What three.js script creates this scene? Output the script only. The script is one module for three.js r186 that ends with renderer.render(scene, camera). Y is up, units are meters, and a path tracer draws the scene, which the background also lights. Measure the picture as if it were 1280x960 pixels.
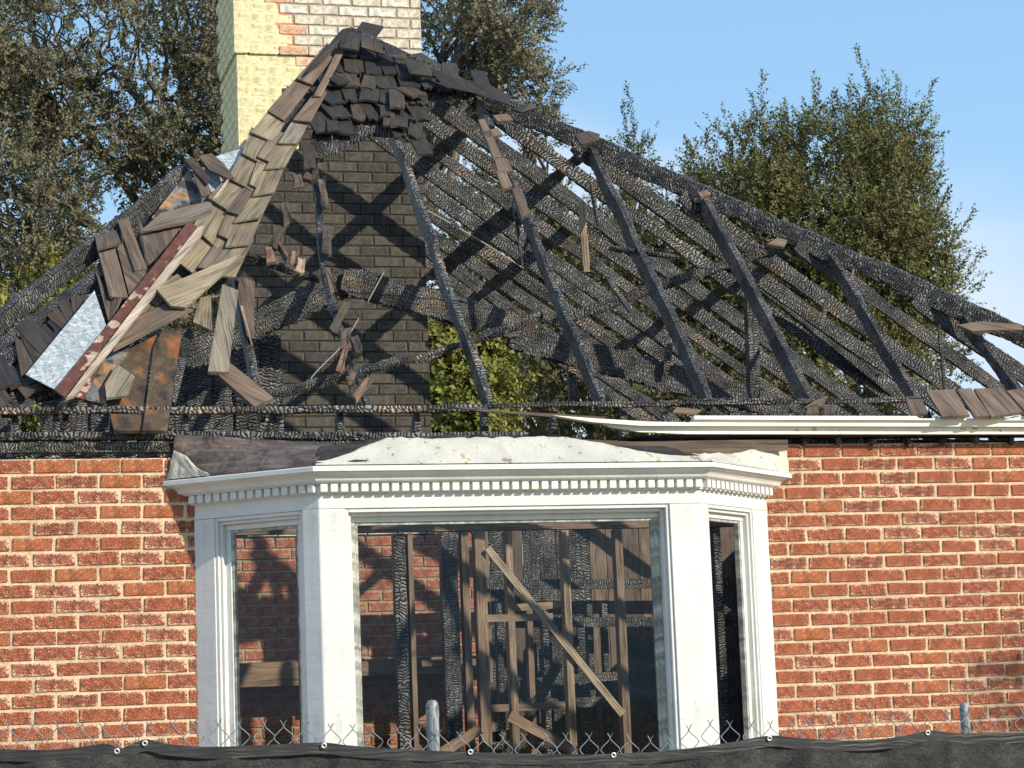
import * as THREE from 'three';
import { RoundedBoxGeometry } from 'three/addons/geometries/RoundedBoxGeometry.js';
import { mergeGeometries, toCreasedNormals } from 'three/addons/utils/BufferGeometryUtils.js';

// ---------------------------------------------------------------- camera, sky, sun, exposure
const scene = new THREE.Scene();
const FPX = 2900, CX = 640, CY = 480;                       // focal length in photo pixels
const camera = new THREE.PerspectiveCamera(2 * Math.atan(480 / FPX) * 180 / Math.PI, 4 / 3, 0.1, 900);
camera.rotation.order = 'YXZ';
camera.rotation.set(Math.atan((885 - 480) / FPX), -15 * Math.PI / 180, -2.2 * Math.PI / 180);
camera.position.set(0, 1.95, 11.65);
camera.updateMatrixWorld();
const renderer = new THREE.WebGLRenderer({ antialias: true });
renderer.toneMapping = THREE.LinearToneMapping;
renderer.toneMappingExposure = 1.05;
renderer.shadowMap.enabled = true;

const SUN_AZ = 39 * Math.PI / 180, SUN_EL = 28 * Math.PI / 180;
const sunDir = new THREE.Vector3(Math.sin(SUN_AZ) * Math.cos(SUN_EL), Math.sin(SUN_EL), Math.cos(SUN_AZ) * Math.cos(SUN_EL));
const sun = new THREE.DirectionalLight(new THREE.Color(1.0, 0.915, 0.76), 4.8);
sun.position.copy(sunDir).multiplyScalar(40).add(new THREE.Vector3(3, 3, 0));
sun.target.position.set(3, 3, 0); scene.add(sun, sun.target);
sun.castShadow = true; sun.shadow.radius = 1;
Object.assign(sun.shadow.camera, { left: -16, right: 16, top: 16, bottom: -16, near: 1, far: 90 });
sun.shadow.mapSize.set(4096, 4096);

// ---------------------------------------------------------------- noise
function rng(seed) { let a = seed >>> 0; return () => { a = (a + 0x6D2B79F5) | 0; let t = Math.imul(a ^ (a >>> 15), 1 | a); t = (t + Math.imul(t ^ (t >>> 7), 61 | t)) ^ t; return ((t ^ (t >>> 14)) >>> 0) / 4294967296; }; }
function h3(x, y, z) { let n = Math.imul(x | 0, 374761393) + Math.imul(y | 0, 668265263) + Math.imul(z | 0, 2147483629 % 1274126177); n = Math.imul(n ^ (n >>> 13), 1274126177); return ((n ^ (n >>> 16)) >>> 0) / 4294967296; }
const sm = t => t * t * (3 - 2 * t), lerp = (a, b, t) => a + (b - a) * t, clamp = (x, a = 0, b = 1) => Math.min(b, Math.max(a, x));
const sstep = (a, b, x) => sm(clamp((x - a) / (b - a)));
function vn(x, y, z = 0, px = 0, py = 0) {                   // value noise, optionally periodic in x, y
  const xi = Math.floor(x), yi = Math.floor(y), zi = Math.floor(z), fx = sm(x - xi), fy = sm(y - yi), fz = sm(z - zi);
  const wx = i => px ? ((i % px) + px) % px : i, wy = i => py ? ((i % py) + py) % py : i;
  const x0 = wx(xi), x1 = wx(xi + 1), y0 = wy(yi), y1 = wy(yi + 1);
  const g = k => lerp(lerp(h3(x0, y0, k), h3(x1, y0, k), fx), lerp(h3(x0, y1, k), h3(x1, y1, k), fx), fy);
  return fz ? lerp(g(zi), g(zi + 1), fz) : g(zi);
}
function fbm(x, y, z, oct, px = 0, py = 0) { let s = 0, a = .5, t = 0; for (let i = 0; i < oct; i++) { s += a * vn(x, y, z + i * 17, px, py); t += a; x *= 2; y *= 2; px *= 2; py *= 2; a *= .5; } return s / t; }

// ---------------------------------------------------------------- sky (air and thin cloud only)
{
  const W = 1024, H = 512, d = new Float32Array(W * H * 4);
  for (let j = 0; j < H; j++) for (let i = 0; i < W; i++) {
    const el = ((j + .5) / H - .5) * Math.PI, az = ((i + .5) / W - .5) * 2 * Math.PI;
    const e = Math.max(0, el), k = 1 - Math.exp(-e * 1.5);
    let c = [lerp(.47, .05, k), lerp(.81, .15, k), lerp(1.12, .46, k)];
    const dx = Math.cos(el) * Math.cos(az), dy = Math.sin(el), dz = Math.cos(el) * Math.sin(az);
    const q = 1 / (dy + .12);
    const cl = fbm(dx * q * .9 + 81 * 1.37, dz * q * .9 + 81 * 2.11, 2, 5);
    const band = sstep(.46, .72, cl) * sstep(.0, .06, el) * .7 + sstep(.30, .0, e) * .10;
    c = c.map((v, n) => lerp(v, [.80, .88, .97][n], band));
    if (el < 0) c = c.map((v, n) => lerp(v, [.35, .34, .32][n], sstep(0, .12, -el)));
    const o = (j * W + i) * 4; d[o] = c[0]; d[o + 1] = c[1]; d[o + 2] = c[2]; d[o + 3] = 1;
  }
  const t = new THREE.DataTexture(d, W, H, THREE.RGBAFormat, THREE.FloatType);
  t.mapping = THREE.EquirectangularReflectionMapping; t.magFilter = t.minFilter = THREE.LinearFilter; t.needsUpdate = true;
  scene.background = t; scene.environment = t;
}

// ---------------------------------------------------------------- photo pixel -> point on a plane
const V = (x, y, z) => new THREE.Vector3(x, y, z);
function ray(px, py) { return V((px - CX) / FPX, -(py - CY) / FPX, -1).applyQuaternion(camera.quaternion); }
function hit(px, py, n, p0) { const d = ray(px, py), t = n.dot(p0.clone().sub(camera.position)) / n.dot(d); return camera.position.clone().addScaledVector(d, t); }
const onZ = (px, py, z) => hit(px, py, V(0, 0, 1), V(0, 0, z));
const PF = 44 * Math.PI / 180, nF = V(0, Math.cos(PF), Math.sin(PF)), pF = V(0, 3.573, -.05);   // front roof slope
const onF = (px, py, off = 0) => hit(px, py, nF, pF.clone().addScaledVector(nF, off));
const peak = onF(430, 40), hipR1 = onF(1280, 418);
const hipDir = hipR1.clone().sub(peak); const cornerR = peak.clone().addScaledVector(hipDir, -(peak.z) / hipDir.z);
const cornerL = V(-.25, pF.y - .05, 0);
const nR = hipDir.clone().cross(V(0, 0, 1)).normalize(); if (nR.y < 0) nR.negate();              // right roof slope
const onR = (px, py, off = 0) => hit(px, py, nR, peak.clone().addScaledVector(nR, off));
const hipAtZ = z => peak.clone().addScaledVector(hipDir, (z - peak.z) / hipDir.z);
const hipAtX = x => peak.clone().addScaledVector(hipDir, (x - peak.x) / hipDir.x);
const hipLDir = cornerL.clone().sub(peak);
const hipLAtX = x => peak.clone().addScaledVector(hipLDir, (x - peak.x) / hipLDir.x);

// ---------------------------------------------------------------- textures
function tex(w, h, fn, srgb = true, rep = true) {
  const d = new Uint8Array(w * h * 4);
  for (let j = 0; j < h; j++) for (let i = 0; i < w; i++) { const c = fn(i, j), o = (j * w + i) * 4; d[o] = clamp(c[0], 0, 255); d[o + 1] = clamp(c[1], 0, 255); d[o + 2] = clamp(c[2], 0, 255); d[o + 3] = 255; }
  const t = new THREE.DataTexture(d, w, h); t.magFilter = THREE.LinearFilter; t.minFilter = THREE.LinearMipmapLinearFilter; t.generateMipmaps = true;
  if (rep) t.wrapS = t.wrapT = THREE.RepeatWrapping;
  if (srgb) t.colorSpace = THREE.SRGBColorSpace; t.needsUpdate = true; return t;
}
const gray = v => [v * 255, v * 255, v * 255];
// charred wood: alligatored cells, u along the grain 0.8 m, v across 0.4 m
const CW = 512, CH = 256, cells = [];
{
  const NX = 42, NY = 8;
  for (let j = 0; j < CH; j++) for (let i = 0; i < CW; i++) {
    const u = i / CW, v = j / CH;
    const y = v * NY + (fbm(u * 10, v * 4, 40, 3, 10, 4) - .5) * 1.5; const c = Math.floor(y), cw = ((c % NY) + NY) % NY;
    const x = u * NX + h3(cw, 3, 1) * 7 + (fbm(u * 8, v * 6, 9 + cw * 3, 3, 8, 6) - .5) * 3.2 + (fbm(u * 40, v * 16, 70, 2, 40, 16) - .5) * .9;
    const xi = Math.floor(x), id = h3(((xi % NX) + NX) % NX, cw, 7), wide = .12 + .25 * id;
    const d1 = Math.min(x - xi, xi + 1 - x), d2 = Math.min(y - c, c + 1 - y) * 2.4;
    cells.push([sstep(.02, wide + .12, Math.min(d1, d2 + (id > .6 ? .25 : 0))), id]);
  }
}
const charBump = tex(CW, CH, (i, j) => { const c = cells[j * CW + i]; return gray(c[0] * (.75 + .25 * c[1]) * (.9 + .1 * h3(i, j, 3))); }, false);
function charMapT(lo, hi, seed) { return tex(CW, CH, (i, j) => { const c = cells[j * CW + i], ash = fbm(i / CW * 6, j / CH * 3, seed, 4, 6, 3), br = sstep(.60, .72, fbm(i / CW * 4, j / CH * 2, seed + 9, 4, 4, 2)); let v = lo + (hi - lo) * (.28 + .72 * c[0]) * (.55 + .45 * c[1]) * (.25 + 1.35 * ash); v *= .9 + .2 * h3(i, j, seed); return [v * (1 + .10 * br), v * (.985 - .02 * br), v * (.95 - .12 * br)]; }); }
const grain = (() => { const w = 512, h = 128; return tex(w, h, (i, j) => {
  const u = i / w, v = j / h; const warp = (fbm(u * 4, v * 4, 3, 3, 4, 4) - .5) * .12;
  let g = fbm(u * 3, (v + warp) * 48, 1, 3, 3, 48); let f = fbm(u * 12, v * 100, 8, 2, 12, 100);
  const st = fbm(u * 5, v * 6, 20, 4, 5, 6);
  let k = .74 + .24 * (g - .5) * 1.7 + .16 * (f - .5) + .36 * (st - .5);
  if (g < .27) k *= .84;
  return [255 * k, 255 * k * .985, 255 * k * .96]; }); })();
const grainB = (() => { const w = 512, h = 128; return tex(w, h, (i, j) => { const u = i / w, v = j / h; const warp = (fbm(u * 4, v * 4, 3, 3, 4, 4) - .5) * .12; return gray(fbm(u * 3, (v + warp) * 48, 1, 3, 3, 48)); }, false); })();
const paintDirt = tex(512, 512, (i, j) => { const u = i / 512, v = j / 512; const n = fbm(u * 6, v * 6, 4, 5, 6, 6), f = fbm(u * 60, v * 60, 7, 2, 60, 60), s = fbm(u * 30, v * 5, 12, 3, 30, 5); let k = .98 - .03 * sstep(.45, .75, n) - .03 * sstep(.6, .8, s); let c = [250 * k, 249 * k, 243 * k]; if (f > .855) c = [214, 211, 202]; const cr = Math.abs(fbm(u * 24, v * 7, 90, 3, 24, 7) - .5); if (cr < .0022 && n > .56) c = [206, 203, 194]; return c; });
const paintBump = tex(256, 256, (i, j) => gray(fbm(i / 256 * 14, j / 256 * 40, 4, 4, 14, 40)), false);
const sandB = tex(256, 256, (i, j) => gray(.5 * fbm(i / 256 * 60, j / 256 * 60, 4, 3, 60, 60) + .5 * fbm(i / 256 * 10, j / 256 * 10, 9, 3, 10, 10)), false);
const mortarT = tex(512, 512, (i, j) => { const u = i / 512, v = j / 512, n = fbm(u * 8, v * 8, 2, 5, 8, 8), f = fbm(u * 90, v * 90, 3, 2, 90, 90); const k = .8 + .3 * n + .22 * (f - .5); return [224 * k, 195 * k, 162 * k]; });
function brickT(seed, base, fleck, amount) {                 // one brick face: fired clay with cream paint and mortar flecks
  return tex(256, 96, (i, j) => {
    const u = i / 256 * 2.67, v = j / 96; const n = fbm(u * 3, v * 3, seed, 4), f = fbm(u * 15, v * 12, seed + 50, 3), f2 = fbm(u * 34, v * 30, seed + 90, 2), big = fbm(u * 2.2, v * 2.5, seed + 130, 3);
    const ed = Math.min(i, 255 - i, (j) * 1.25, (95 - j) * 1.25) / 26; const e = clamp(1 - ed) * .13;
    let k = .74 + .5 * n; let c = base.map((b, q) => b * k * (q ? 1 : 1));
    if (f2 < .26) c = c.map(b => b * .72);
    const th = .985 - amount; const a = sstep(th, th + .07, f * .36 + f2 * .34 + big * .30 + e * 1.25);
    const sp = sstep(.69, .74, f2) * .92;
    const m = Math.max(a * .9, sp); return c.map((b, q) => lerp(b, fleck[q] * (.88 + .24 * n), m));
  }, true, false);
}
const stain = (cols, seed, fx = 5, fy = 5, w = 256, h = 256) => tex(w, h, (i, j) => { const u = i / w, v = j / h; let n = fbm(u * fx, v * fy, seed, 5, fx, fy), m = fbm(u * fx * 2, v * fy * 2, seed + 31, 4, fx * 2, fy * 2), f = fbm(u * 60, v * 60, seed + 61, 2, 60, 60); let t = clamp((n - .3) / .4) * (cols.length - 1), k = Math.min(cols.length - 2, Math.floor(t)); const q = sstep(.3, .7, t - k); let c = cols[k].map((a, z) => lerp(a, cols[k + 1][z], q)); const g = .75 + .35 * m + .25 * (f - .5); return c.map(a => a * g); });

// ---------------------------------------------------------------- materials
const std = o => new THREE.MeshStandardMaterial({ side: THREE.DoubleSide, roughness: .85, ...o });
const charred = [3, 8, 15].map(q => std({ map: charMapT(5, 138, q), bumpMap: charBump, bumpScale: .011, roughness: .43 })); let charN = 0;
const charM = () => charred[charN++ % 3];
const wood = (r, g, b, rough = .85) => std({ map: grain, bumpMap: grainB, bumpScale: .003, color: new THREE.Color(r, g, b), roughness: rough });
const tanW = [wood(.48, .40, .265), wood(.40, .335, .22), wood(.54, .45, .30), wood(.36, .30, .21)];
const brownW = [wood(.26, .19, .14), wood(.20, .15, .115), wood(.30, .22, .165)];
const burntW = [wood(.085, .073, .058, .7), wood(.068, .06, .05, .7), wood(.12, .092, .068, .75), wood(.055, .049, .042, .65)];
const greyW = wood(.40, .35, .27), studW = [wood(.46, .33, .235), wood(.36, .26, .19), wood(.50, .375, .27)], studDark = charred[1];
const sootW = std({ map: stain([[30, 27, 25], [60, 54, 49], [40, 36, 34]], 5), roughness: .9 });
const white = std({ map: paintDirt, bumpMap: paintBump, bumpScale: .0012, roughness: .48, color: new THREE.Color(.83, .83, .82) });
const greyPaint = std({ map: stain([[168, 170, 156], [190, 191, 178], [150, 152, 140], [198, 198, 188]], 9, 10, 10), bumpMap: paintBump, bumpScale: .003, roughness: .7 });
const mortarM = std({ map: mortarT, bumpMap: sandB, bumpScale: .006, roughness: .95 });
const glassM = new THREE.MeshPhysicalMaterial({ color: new THREE.Color(.93, .935, .92), transmission: 1, thickness: 0, roughness: .015, ior: 1.5, specularIntensity: .45, side: THREE.DoubleSide });
const galv = std({ map: stain([[186, 194, 194], [206, 212, 210], [172, 182, 184], [212, 216, 212]], 21, 14, 14), roughness: .5, metalness: .2 });
const redPaint = std({ map: stain([[104, 64, 50], [112, 70, 55], [98, 60, 48], [108, 66, 52], [190, 164, 144]], 33, 6, 6), roughness: .65 });
const rust = std({ map: stain([[50, 43, 38], [70, 58, 47], [88, 72, 55], [82, 68, 52], [104, 82, 60], [140, 88, 52]], 41, 3, 4), bumpMap: sandB, bumpScale: .006, roughness: .85 });
const ashPlate = std({ map: stain([[60, 55, 50], [130, 112, 92], [176, 132, 92], [120, 122, 122], [70, 66, 62]], 47, 4, 4), bumpMap: sandB, bumpScale: .006 });
const sootMetal = std({ map: stain([[84, 74, 68], [100, 90, 84], [114, 103, 97], [92, 82, 76], [120, 96, 86]], 52, 5, 22), bumpMap: sandB, bumpScale: .006, roughness: .75 });
const peel = std({ map: tex(512, 256, (i, j) => { const u = i / 512, v = j / 256, n = fbm(u * 8, v * 5, 5, 5), f = fbm(u * 40, v * 24, 8, 3); let c = [214, 209, 192].map(a => a * (.88 + .18 * n)); if (n * .6 + f * .4 > .70) c = [188, 172, 126]; if (n * .5 + f * .5 < .31) c = [150, 140, 124]; return c; }), bumpMap: sandB, bumpScale: .005, roughness: .7 });
const creamTrim = std({ map: tex(512, 64, (i, j) => { const n = fbm(i / 512 * 20, j / 64 * 3, 5, 4); let c = [246, 240, 222].map(a => a * (.93 + .1 * n)); if (n > .79) c = [190, 180, 158]; return c; }), roughness: .5 });
const zinc = std({ color: new THREE.Color(.42, .44, .45), roughness: .55, metalness: .25, map: stain([[200, 205, 205], [235, 238, 238], [180, 186, 186]], 63, 8, 8) });

// ---------------------------------------------------------------- builders
const taken = {};
function numbered(n) { const k = taken[n] = (taken[n] ?? -1) + 1; return k ? n + '_' + String(k).padStart(3, '0') : n; }
function mesh(name, g, m, parent) { const o = new THREE.Mesh(g, m); o.name = name; o.castShadow = o.receiveShadow = true; parent.add(o); return o; }
function thing(name, label, category, group, kind) { const o = new THREE.Group(); o.name = numbered(name); scene.add(o); o.userData = { label, category }; if (group) o.userData.group = group; if (kind) o.userData.kind = kind; return o; }
function part(name, parent) { const o = new THREE.Group(); o.name = name; parent.add(o); return o; }
function geo(pos, uv, idx) { const g = new THREE.BufferGeometry(); g.setAttribute('position', new THREE.Float32BufferAttribute(pos, 3)); g.setAttribute('uv', new THREE.Float32BufferAttribute(uv, 2)); if (idx) g.setIndex(idx); g.computeVertexNormals(); return g; }
let beamSeed = 1;
// a burnt or sawn timber: w along side, d along ref; worn, cracked, tapered
function beamG(A, B, w, d, ref, o = {}) {
  const us = .75 + .75 * h3(beamSeed, 4, 4), s = beamSeed++ * 7.31, ax = B.clone().sub(A), L = ax.length(); ax.normalize();
  const e2 = ref.clone().addScaledVector(ax, -ref.dot(ax)).normalize(), e1 = ax.clone().cross(e2).normalize();
  const rough = o.rough ?? .012, step = o.step ?? .022, n = Math.max(3, Math.round(L / step)), per = [];
  const nw = 3, nd = 4, R = (a, b) => per.push([a, b]);
  for (let i = 0; i < nw; i++) R(-.5 + i / nw, -.5); for (let i = 0; i < nd; i++) R(.5, -.5 + i / nd); for (let i = 0; i < nw; i++) R(.5 - i / nw, .5); for (let i = 0; i < nd; i++) R(-.5, .5 - i / nd); R(-.5, -.5);
  const m = per.length, pos = [], uv = [], idx = []; const t0 = o.taper0 ?? 1, t1 = o.taper1 ?? 1, sag = o.sag ?? 0;
  for (let i = 0; i <= n; i++) {
    const t = i / n, x = t * L; let f = lerp(t0, t1, t); if (o.bite) f *= 1 - o.bite * sstep(.5, .72, fbm(x * 2.2 + s, s, 3, 2));
    const end = Math.min(x, L - x); const ef = o.square ? 1 : .72 + .28 * sstep(0, .06, end);
    const wx = (fbm(x * 1.3 + s, s, 1, 2) - .5) * (o.wob ?? .02), wy = (fbm(x * 1.3 + s, s, 22, 2) - .5) * (o.wob ?? .02) - sag * 4 * t * (1 - t);
    let per_ = 0, pw = 0;
    for (let k = 0; k < m; k++) {
      const [a, b] = per[k]; const kk = k % (m - 1);
      const sc = 1 - rough * 2.2 * Math.abs(fbm(x * 38 + s, kk * .9 + s, 5, 2) - .5) / Math.min(w, d) - rough / Math.min(w, d) * 1.2 * fbm(x * 6 + s, kk * .5, 8, 2);
      const corner = (Math.abs(a) > .49 && Math.abs(b) > .49) ? 1 - Math.min(.08, rough * .35 / Math.min(w, d)) : 1;
      const p = A.clone().addScaledVector(ax, x).addScaledVector(e1, a * w * f * ef * sc * corner + wx).addScaledVector(e2, b * d * f * ef * sc * corner + wy);
      pos.push(p.x, p.y, p.z); if (k) per_ += Math.hypot((a - pw[0]) * w, (b - pw[1]) * d); pw = [a, b]; uv.push(x / .8 * us + s, per_ / .4 * us + s * .37);
    }
  }
  for (let i = 0; i < n; i++) for (let k = 0; k < m - 1; k++) { const a = i * m + k, b = a + 1, c = a + m, e = c + 1; idx.push(a, b, c, b, e, c); }
  for (const i of [0, n]) { const c = pos.length / 3, q = V(0, 0, 0); for (let k = 0; k < m - 1; k++) q.add(V(pos[(i * m + k) * 3], pos[(i * m + k) * 3 + 1], pos[(i * m + k) * 3 + 2])); q.divideScalar(m - 1); pos.push(q.x, q.y, q.z); uv.push(s, s * .3); for (let k = 0; k < m - 1; k++) { const P = pos.length / 3; for (const e of [i * m + k, i * m + k + 1]) { pos.push(pos[e * 3], pos[e * 3 + 1], pos[e * 3 + 2]); uv.push(s + (k % 4) * .03, s * .3 + .05 * (k % 3)); } i ? idx.push(c, P, P + 1) : idx.push(c, P + 1, P); } }
  return toCreasedNormals(geo(pos, uv, idx), .75);
}
const beam = (name, parent, A, B, w, d, ref, m, o) => mesh(name, beamG(A, B, w, d, ref, o), m, parent);
const sawn = { rough: .0015, wob: .004, step: .12, square: true };
// flat piece from an outline of points, thickness t along n (outline is the top face), grain along g
let slabSeed = 3;
function slabG(pts, n, t, g, us = 1.0, vs = .25) {
  const s = slabSeed++ * 3.17; const e1 = g.clone().addScaledVector(n, -g.dot(n)).normalize(), e2 = n.clone().cross(e1);
  const P2 = pts.map(p => new THREE.Vector2(p.dot(e1), p.dot(e2))); let P = pts.slice();
  if (THREE.ShapeUtils.area(P2) < 0) { P2.reverse(); P.reverse(); }
  const tri = THREE.ShapeUtils.triangulateShape(P2, []), pos = [], uv = []; const low = P.map(p => p.clone().addScaledVector(n, -t));
  const put = (p, du = 0) => { pos.push(p.x, p.y, p.z); uv.push(p.dot(e1) / us + s, (p.dot(e2) + du) / vs + s * .7); };
  for (const [a, b, c] of tri) { put(P[a]); put(P[b]); put(P[c]); put(low[a]); put(low[c]); put(low[b]); }
  for (let i = 0; i < P.length; i++) { const k = (i + 1) % P.length; put(P[i]); put(low[i], .02); put(P[k]); put(P[k]); put(low[i], .02); put(low[k], .02); }
  return geo(pos, uv);
}
function ragged(pts, amt, r, closed = true) { const out = []; for (let i = 0; i < pts.length; i++) { const a = pts[i], b = pts[(i + 1) % pts.length]; out.push(a); const L = a.distanceTo(b), n = Math.floor(L / .035); const per = V(b.y - a.y, a.x - b.x, 0).normalize(); for (let k = 1; k < n; k++) out.push(a.clone().lerp(b, k / n).addScaledVector(b.clone().sub(a).normalize(), (r() - .5) * amt)); } return out; }
const boxG = (x0, x1, y0, y1, z0, z1) => { const g = new THREE.BoxGeometry(x1 - x0, y1 - y0, z1 - z0); g.translate((x0 + x1) / 2, (y0 + y1) / 2, (z0 + z1) / 2); return worldUV(g); };
function worldUV(g, su = 1, sv = 1) { const p = g.attributes.position, n = g.attributes.normal, uv = []; for (let i = 0; i < p.count; i++) { const ax = Math.abs(n.getX(i)), ay = Math.abs(n.getY(i)), az = Math.abs(n.getZ(i)); const x = p.getX(i), y = p.getY(i), z = p.getZ(i); if (az >= ax && az >= ay) uv.push(x / su, y / sv); else if (ax >= ay) uv.push(z / su, y / sv); else uv.push(x / su, z / sv); } g.setAttribute('uv', new THREE.Float32BufferAttribute(uv, 2)); return g; }
function tubeG(pts, r, seg = 24, rad = 6, cl = false) { return new THREE.TubeGeometry(new THREE.CatmullRomCurve3(pts, cl), seg, r, rad, cl); }

// ================================================================ ground
{
  const g = new THREE.PlaneGeometry(700, 700, 1, 1); g.rotateX(-Math.PI / 2); worldUV(g, 3, 3);
  const o = mesh('ground', g, std({ map: stain([[150, 138, 112], [172, 160, 132], [140, 132, 100], [186, 176, 150]], 71, 6, 6), roughness: 1 }), scene);
  o.userData = { kind: 'structure', label: 'dry pale ground of the yard around the burnt house', category: 'ground' };
}

// ================================================================ the burnt house
const house = thing('burnt_house', 'burnt brick house with charred open roof frame and white bay window', 'house');
const bA = V(1.44, 0, 0), bB = V(1.985, 0, .52), bC = V(3.955, 0, .52), bD = V(4.51, 0, 0);

// bricks: a few shaped variants shared by all
const brickGeos = [];
for (let v = 0; v < 5; v++) {
  const g = new RoundedBoxGeometry(.2, .064, .05, 2, .005), p = g.attributes.position, n = g.attributes.normal, uv = [];
  for (let i = 0; i < p.count; i++) {
    const x = p.getX(i), y = p.getY(i), z = p.getZ(i);
    const q = .0038; p.setXYZ(i, x + (vn(x * 40, y * 60, v * 9) - .5) * q * 2, y + (vn(x * 22, y * 40, v * 9 + 3) - .5) * q * 1.6, z + (vn(x * 30, y * 50, v * 9 + 6) - .5) * q);
    uv.push(x / .2 + .5, y / .064 + .5);
  }
  g.setAttribute('uv', new THREE.Float32BufferAttribute(uv, 2)); g.computeVertexNormals(); brickGeos.push(g);
}
const cream = [232, 204, 164];
const brickMats = [0, 1, 2, 3, 4, 5, 6, 7].map(k => std({ map: brickT(k * 11 + 2, [[150, 74, 48], [142, 69, 47], [153, 77, 48], [133, 66, 47], [164, 89, 53], [146, 71, 45], [139, 71, 54], [156, 79, 50]][k], cream, [.36, .38, .33, .40, .28, .36, .41, .32][k]), bumpMap: sandB, bumpScale: .003, roughness: .9 }));
const sootBrickMats = [0, 1, 2].map(k => std({ map: brickT(k * 7 + 90, [[76, 72, 64], [66, 62, 56], [86, 80, 70]][k], [112, 106, 94], .33), bumpMap: sandB, bumpScale: .004, roughness: .92 }));
const whiteBrickMats = [0, 1, 2].map(k => std({ map: brickT(k * 5 + 120, [[230, 220, 196], [222, 210, 188], [236, 228, 208]][k], [178, 160, 144], .34), bumpMap: sandB, bumpScale: .004, roughness: .85 }));
const yellowBrickMats = [0, 1].map(k => std({ map: brickT(k * 5 + 140, [[240, 228, 180], [236, 222, 172]][k], [216, 196, 146], .30), bumpMap: sandB, bumpScale: .004, roughness: .85 }));
const orangeBrickMats = [0, 1].map(k => std({ map: brickT(k * 5 + 160, [[220, 162, 126], [230, 186, 154]][k], [234, 212, 184], .46), bumpMap: sandB, bumpScale: .004, roughness: .9 }));
const innerBrickMats = [0, 1, 2].map(k => std({ map: brickT(k * 9 + 200, [[166, 86, 64], [150, 76, 56], [134, 70, 54]][k], [186, 160, 132], .44), bumpMap: sandB, bumpScale: .004, roughness: .92 }));

function brickWall(name, x0, x1, yTop, course, len, off, clip, showX0, showX1, label) {
  const w = mesh(name, boxG(x0, x1, 0, yTop - .002, -.24, -.006), mortarM, house); if (label) w.userData.label = label;
  const r = rng(Math.round(x0 * 100) + 7), rest = [];
  for (let k = 0; yTop - k * course > .1; k++) {
    const yc = yTop - (k + .5) * course, vis = yc > 1.62;
    for (let x = x0 - len + ((k % 2) * .5 + off) % 1 * len + (r() - .5) * .012; x < x1; x += len) {
      let a = Math.max(x + .0075, x0), b = Math.min(x + len - .0075, x1); if (clip) { [a, b] = clip(a, b, yc); }
      const jit = (r() - .5) * .008; b = Math.min(b + jit, x1); const v = Math.floor(r() * 5), mt = Math.floor(r() * 8), dz = r() * .004, rot = (r() - .5) * .012, hj = .97 + r() * .06;
      if (b - a < .03) continue;
      const sx = (b - a) / .2, sy = (course - .0150) / .064 * hj, q = V((a + b) / 2, yc + (r() - .5) * .003, -.024 + dz);
      if (vis && (a + b) / 2 > showX0 && (a + b) / 2 < showX1) { const o = mesh('brick', brickGeos[v], brickMats[mt], w); o.position.copy(q); o.rotation.z = rot; o.scale.set(sx, sy, 1); }
      else { const g = brickGeos[v].clone(); g.scale(sx, sy, 1); g.translate(q.x, q.y, q.z); rest.push(g); }
    }
  }
  if (rest.length) mesh('brickwork', mergeGeometries(rest), brickMats[0], w).userData.kind = 'stuff';
  return w;
}
brickWall('brick_wall', -.28, 1.462, 3.263, .077, .2155, .30, null, .24, 9, 'red brick wall with cream mortar beside the shaded side of the bay');
brickWall('brick_wall', 4.485, 7.1, 3.306, .0757, .222, .10, null, 0, 6.3, 'red brick wall with cream mortar beside the sunlit side of the bay');
mesh('brick_wall', boxG(1.464, 4.483, 0, 1.3, -.24, -.008), mortarM, house);
{ // other walls, floor: sooty inside
  const inner = std({ map: stain([[84, 76, 68], [104, 94, 84], [126, 113, 98], [92, 84, 76]], 77, 5, 5), roughness: .95 });
  mesh('side_wall', boxG(-.28, -.04, 0, 3.26, -9.2, -.242), inner, house);
  mesh('side_wall', boxG(6.86, 7.1, 0, 3.26, -9.2, -.242), inner, house);
  mesh('floor', boxG(-.03, 6.85, .0, .62, -9.0, -.25), inner, house);
  mesh('back_wall', boxG(-.03, 6.85, .63, 3.26, -9.2, -9.0), inner, house);
  // charred boarded partition behind the stud wall, one bay of it open to the yard shrub
  const pw = part('partition', house); const rp = rng(3);
  for (let x = 3.95; x < 6.8; x += .142) { const open = x > 5.72 && x < 6.3; const top = 3.72 + rp() * .16; const m = rp() < .5 ? charM() : brownW[Math.floor(rp() * 3)];
    const bd = (y0, y1) => beam('board', pw, V(x + .07, y0, -6.67), V(x + .07, y1, -6.67 + rp() * .012), .150, .024, V(0, 0, 1), m, { rough: .002, wob: .006, step: .1, square: true });
    if (open) { bd(2.62, top); bd(.63, 1.7); } else bd(.63, top); }
  for (let x = .12; x < 2.3; x += .15) { if (x > .62 && x < .84) continue; beam('board', pw, V(x + .07, 3.27, -2.8 - .026 * (Math.round(x / .15) % 2)), V(x + .07, (x > 1.3 ? 4.2 : 3.82) + rp() * .2, -2.8 - .026 * (Math.round(x / .15) % 2)), .172, .024, V(0, 0, 1), charM(), { rough: .003, wob: .004, step: .05, square: true }); }
}

// ---------------------------------------------------------------- roof frame
const frame = part('roof_frame', house);
const up = V(0, 1, 0), depthF = nF, depthR = nR;
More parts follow.
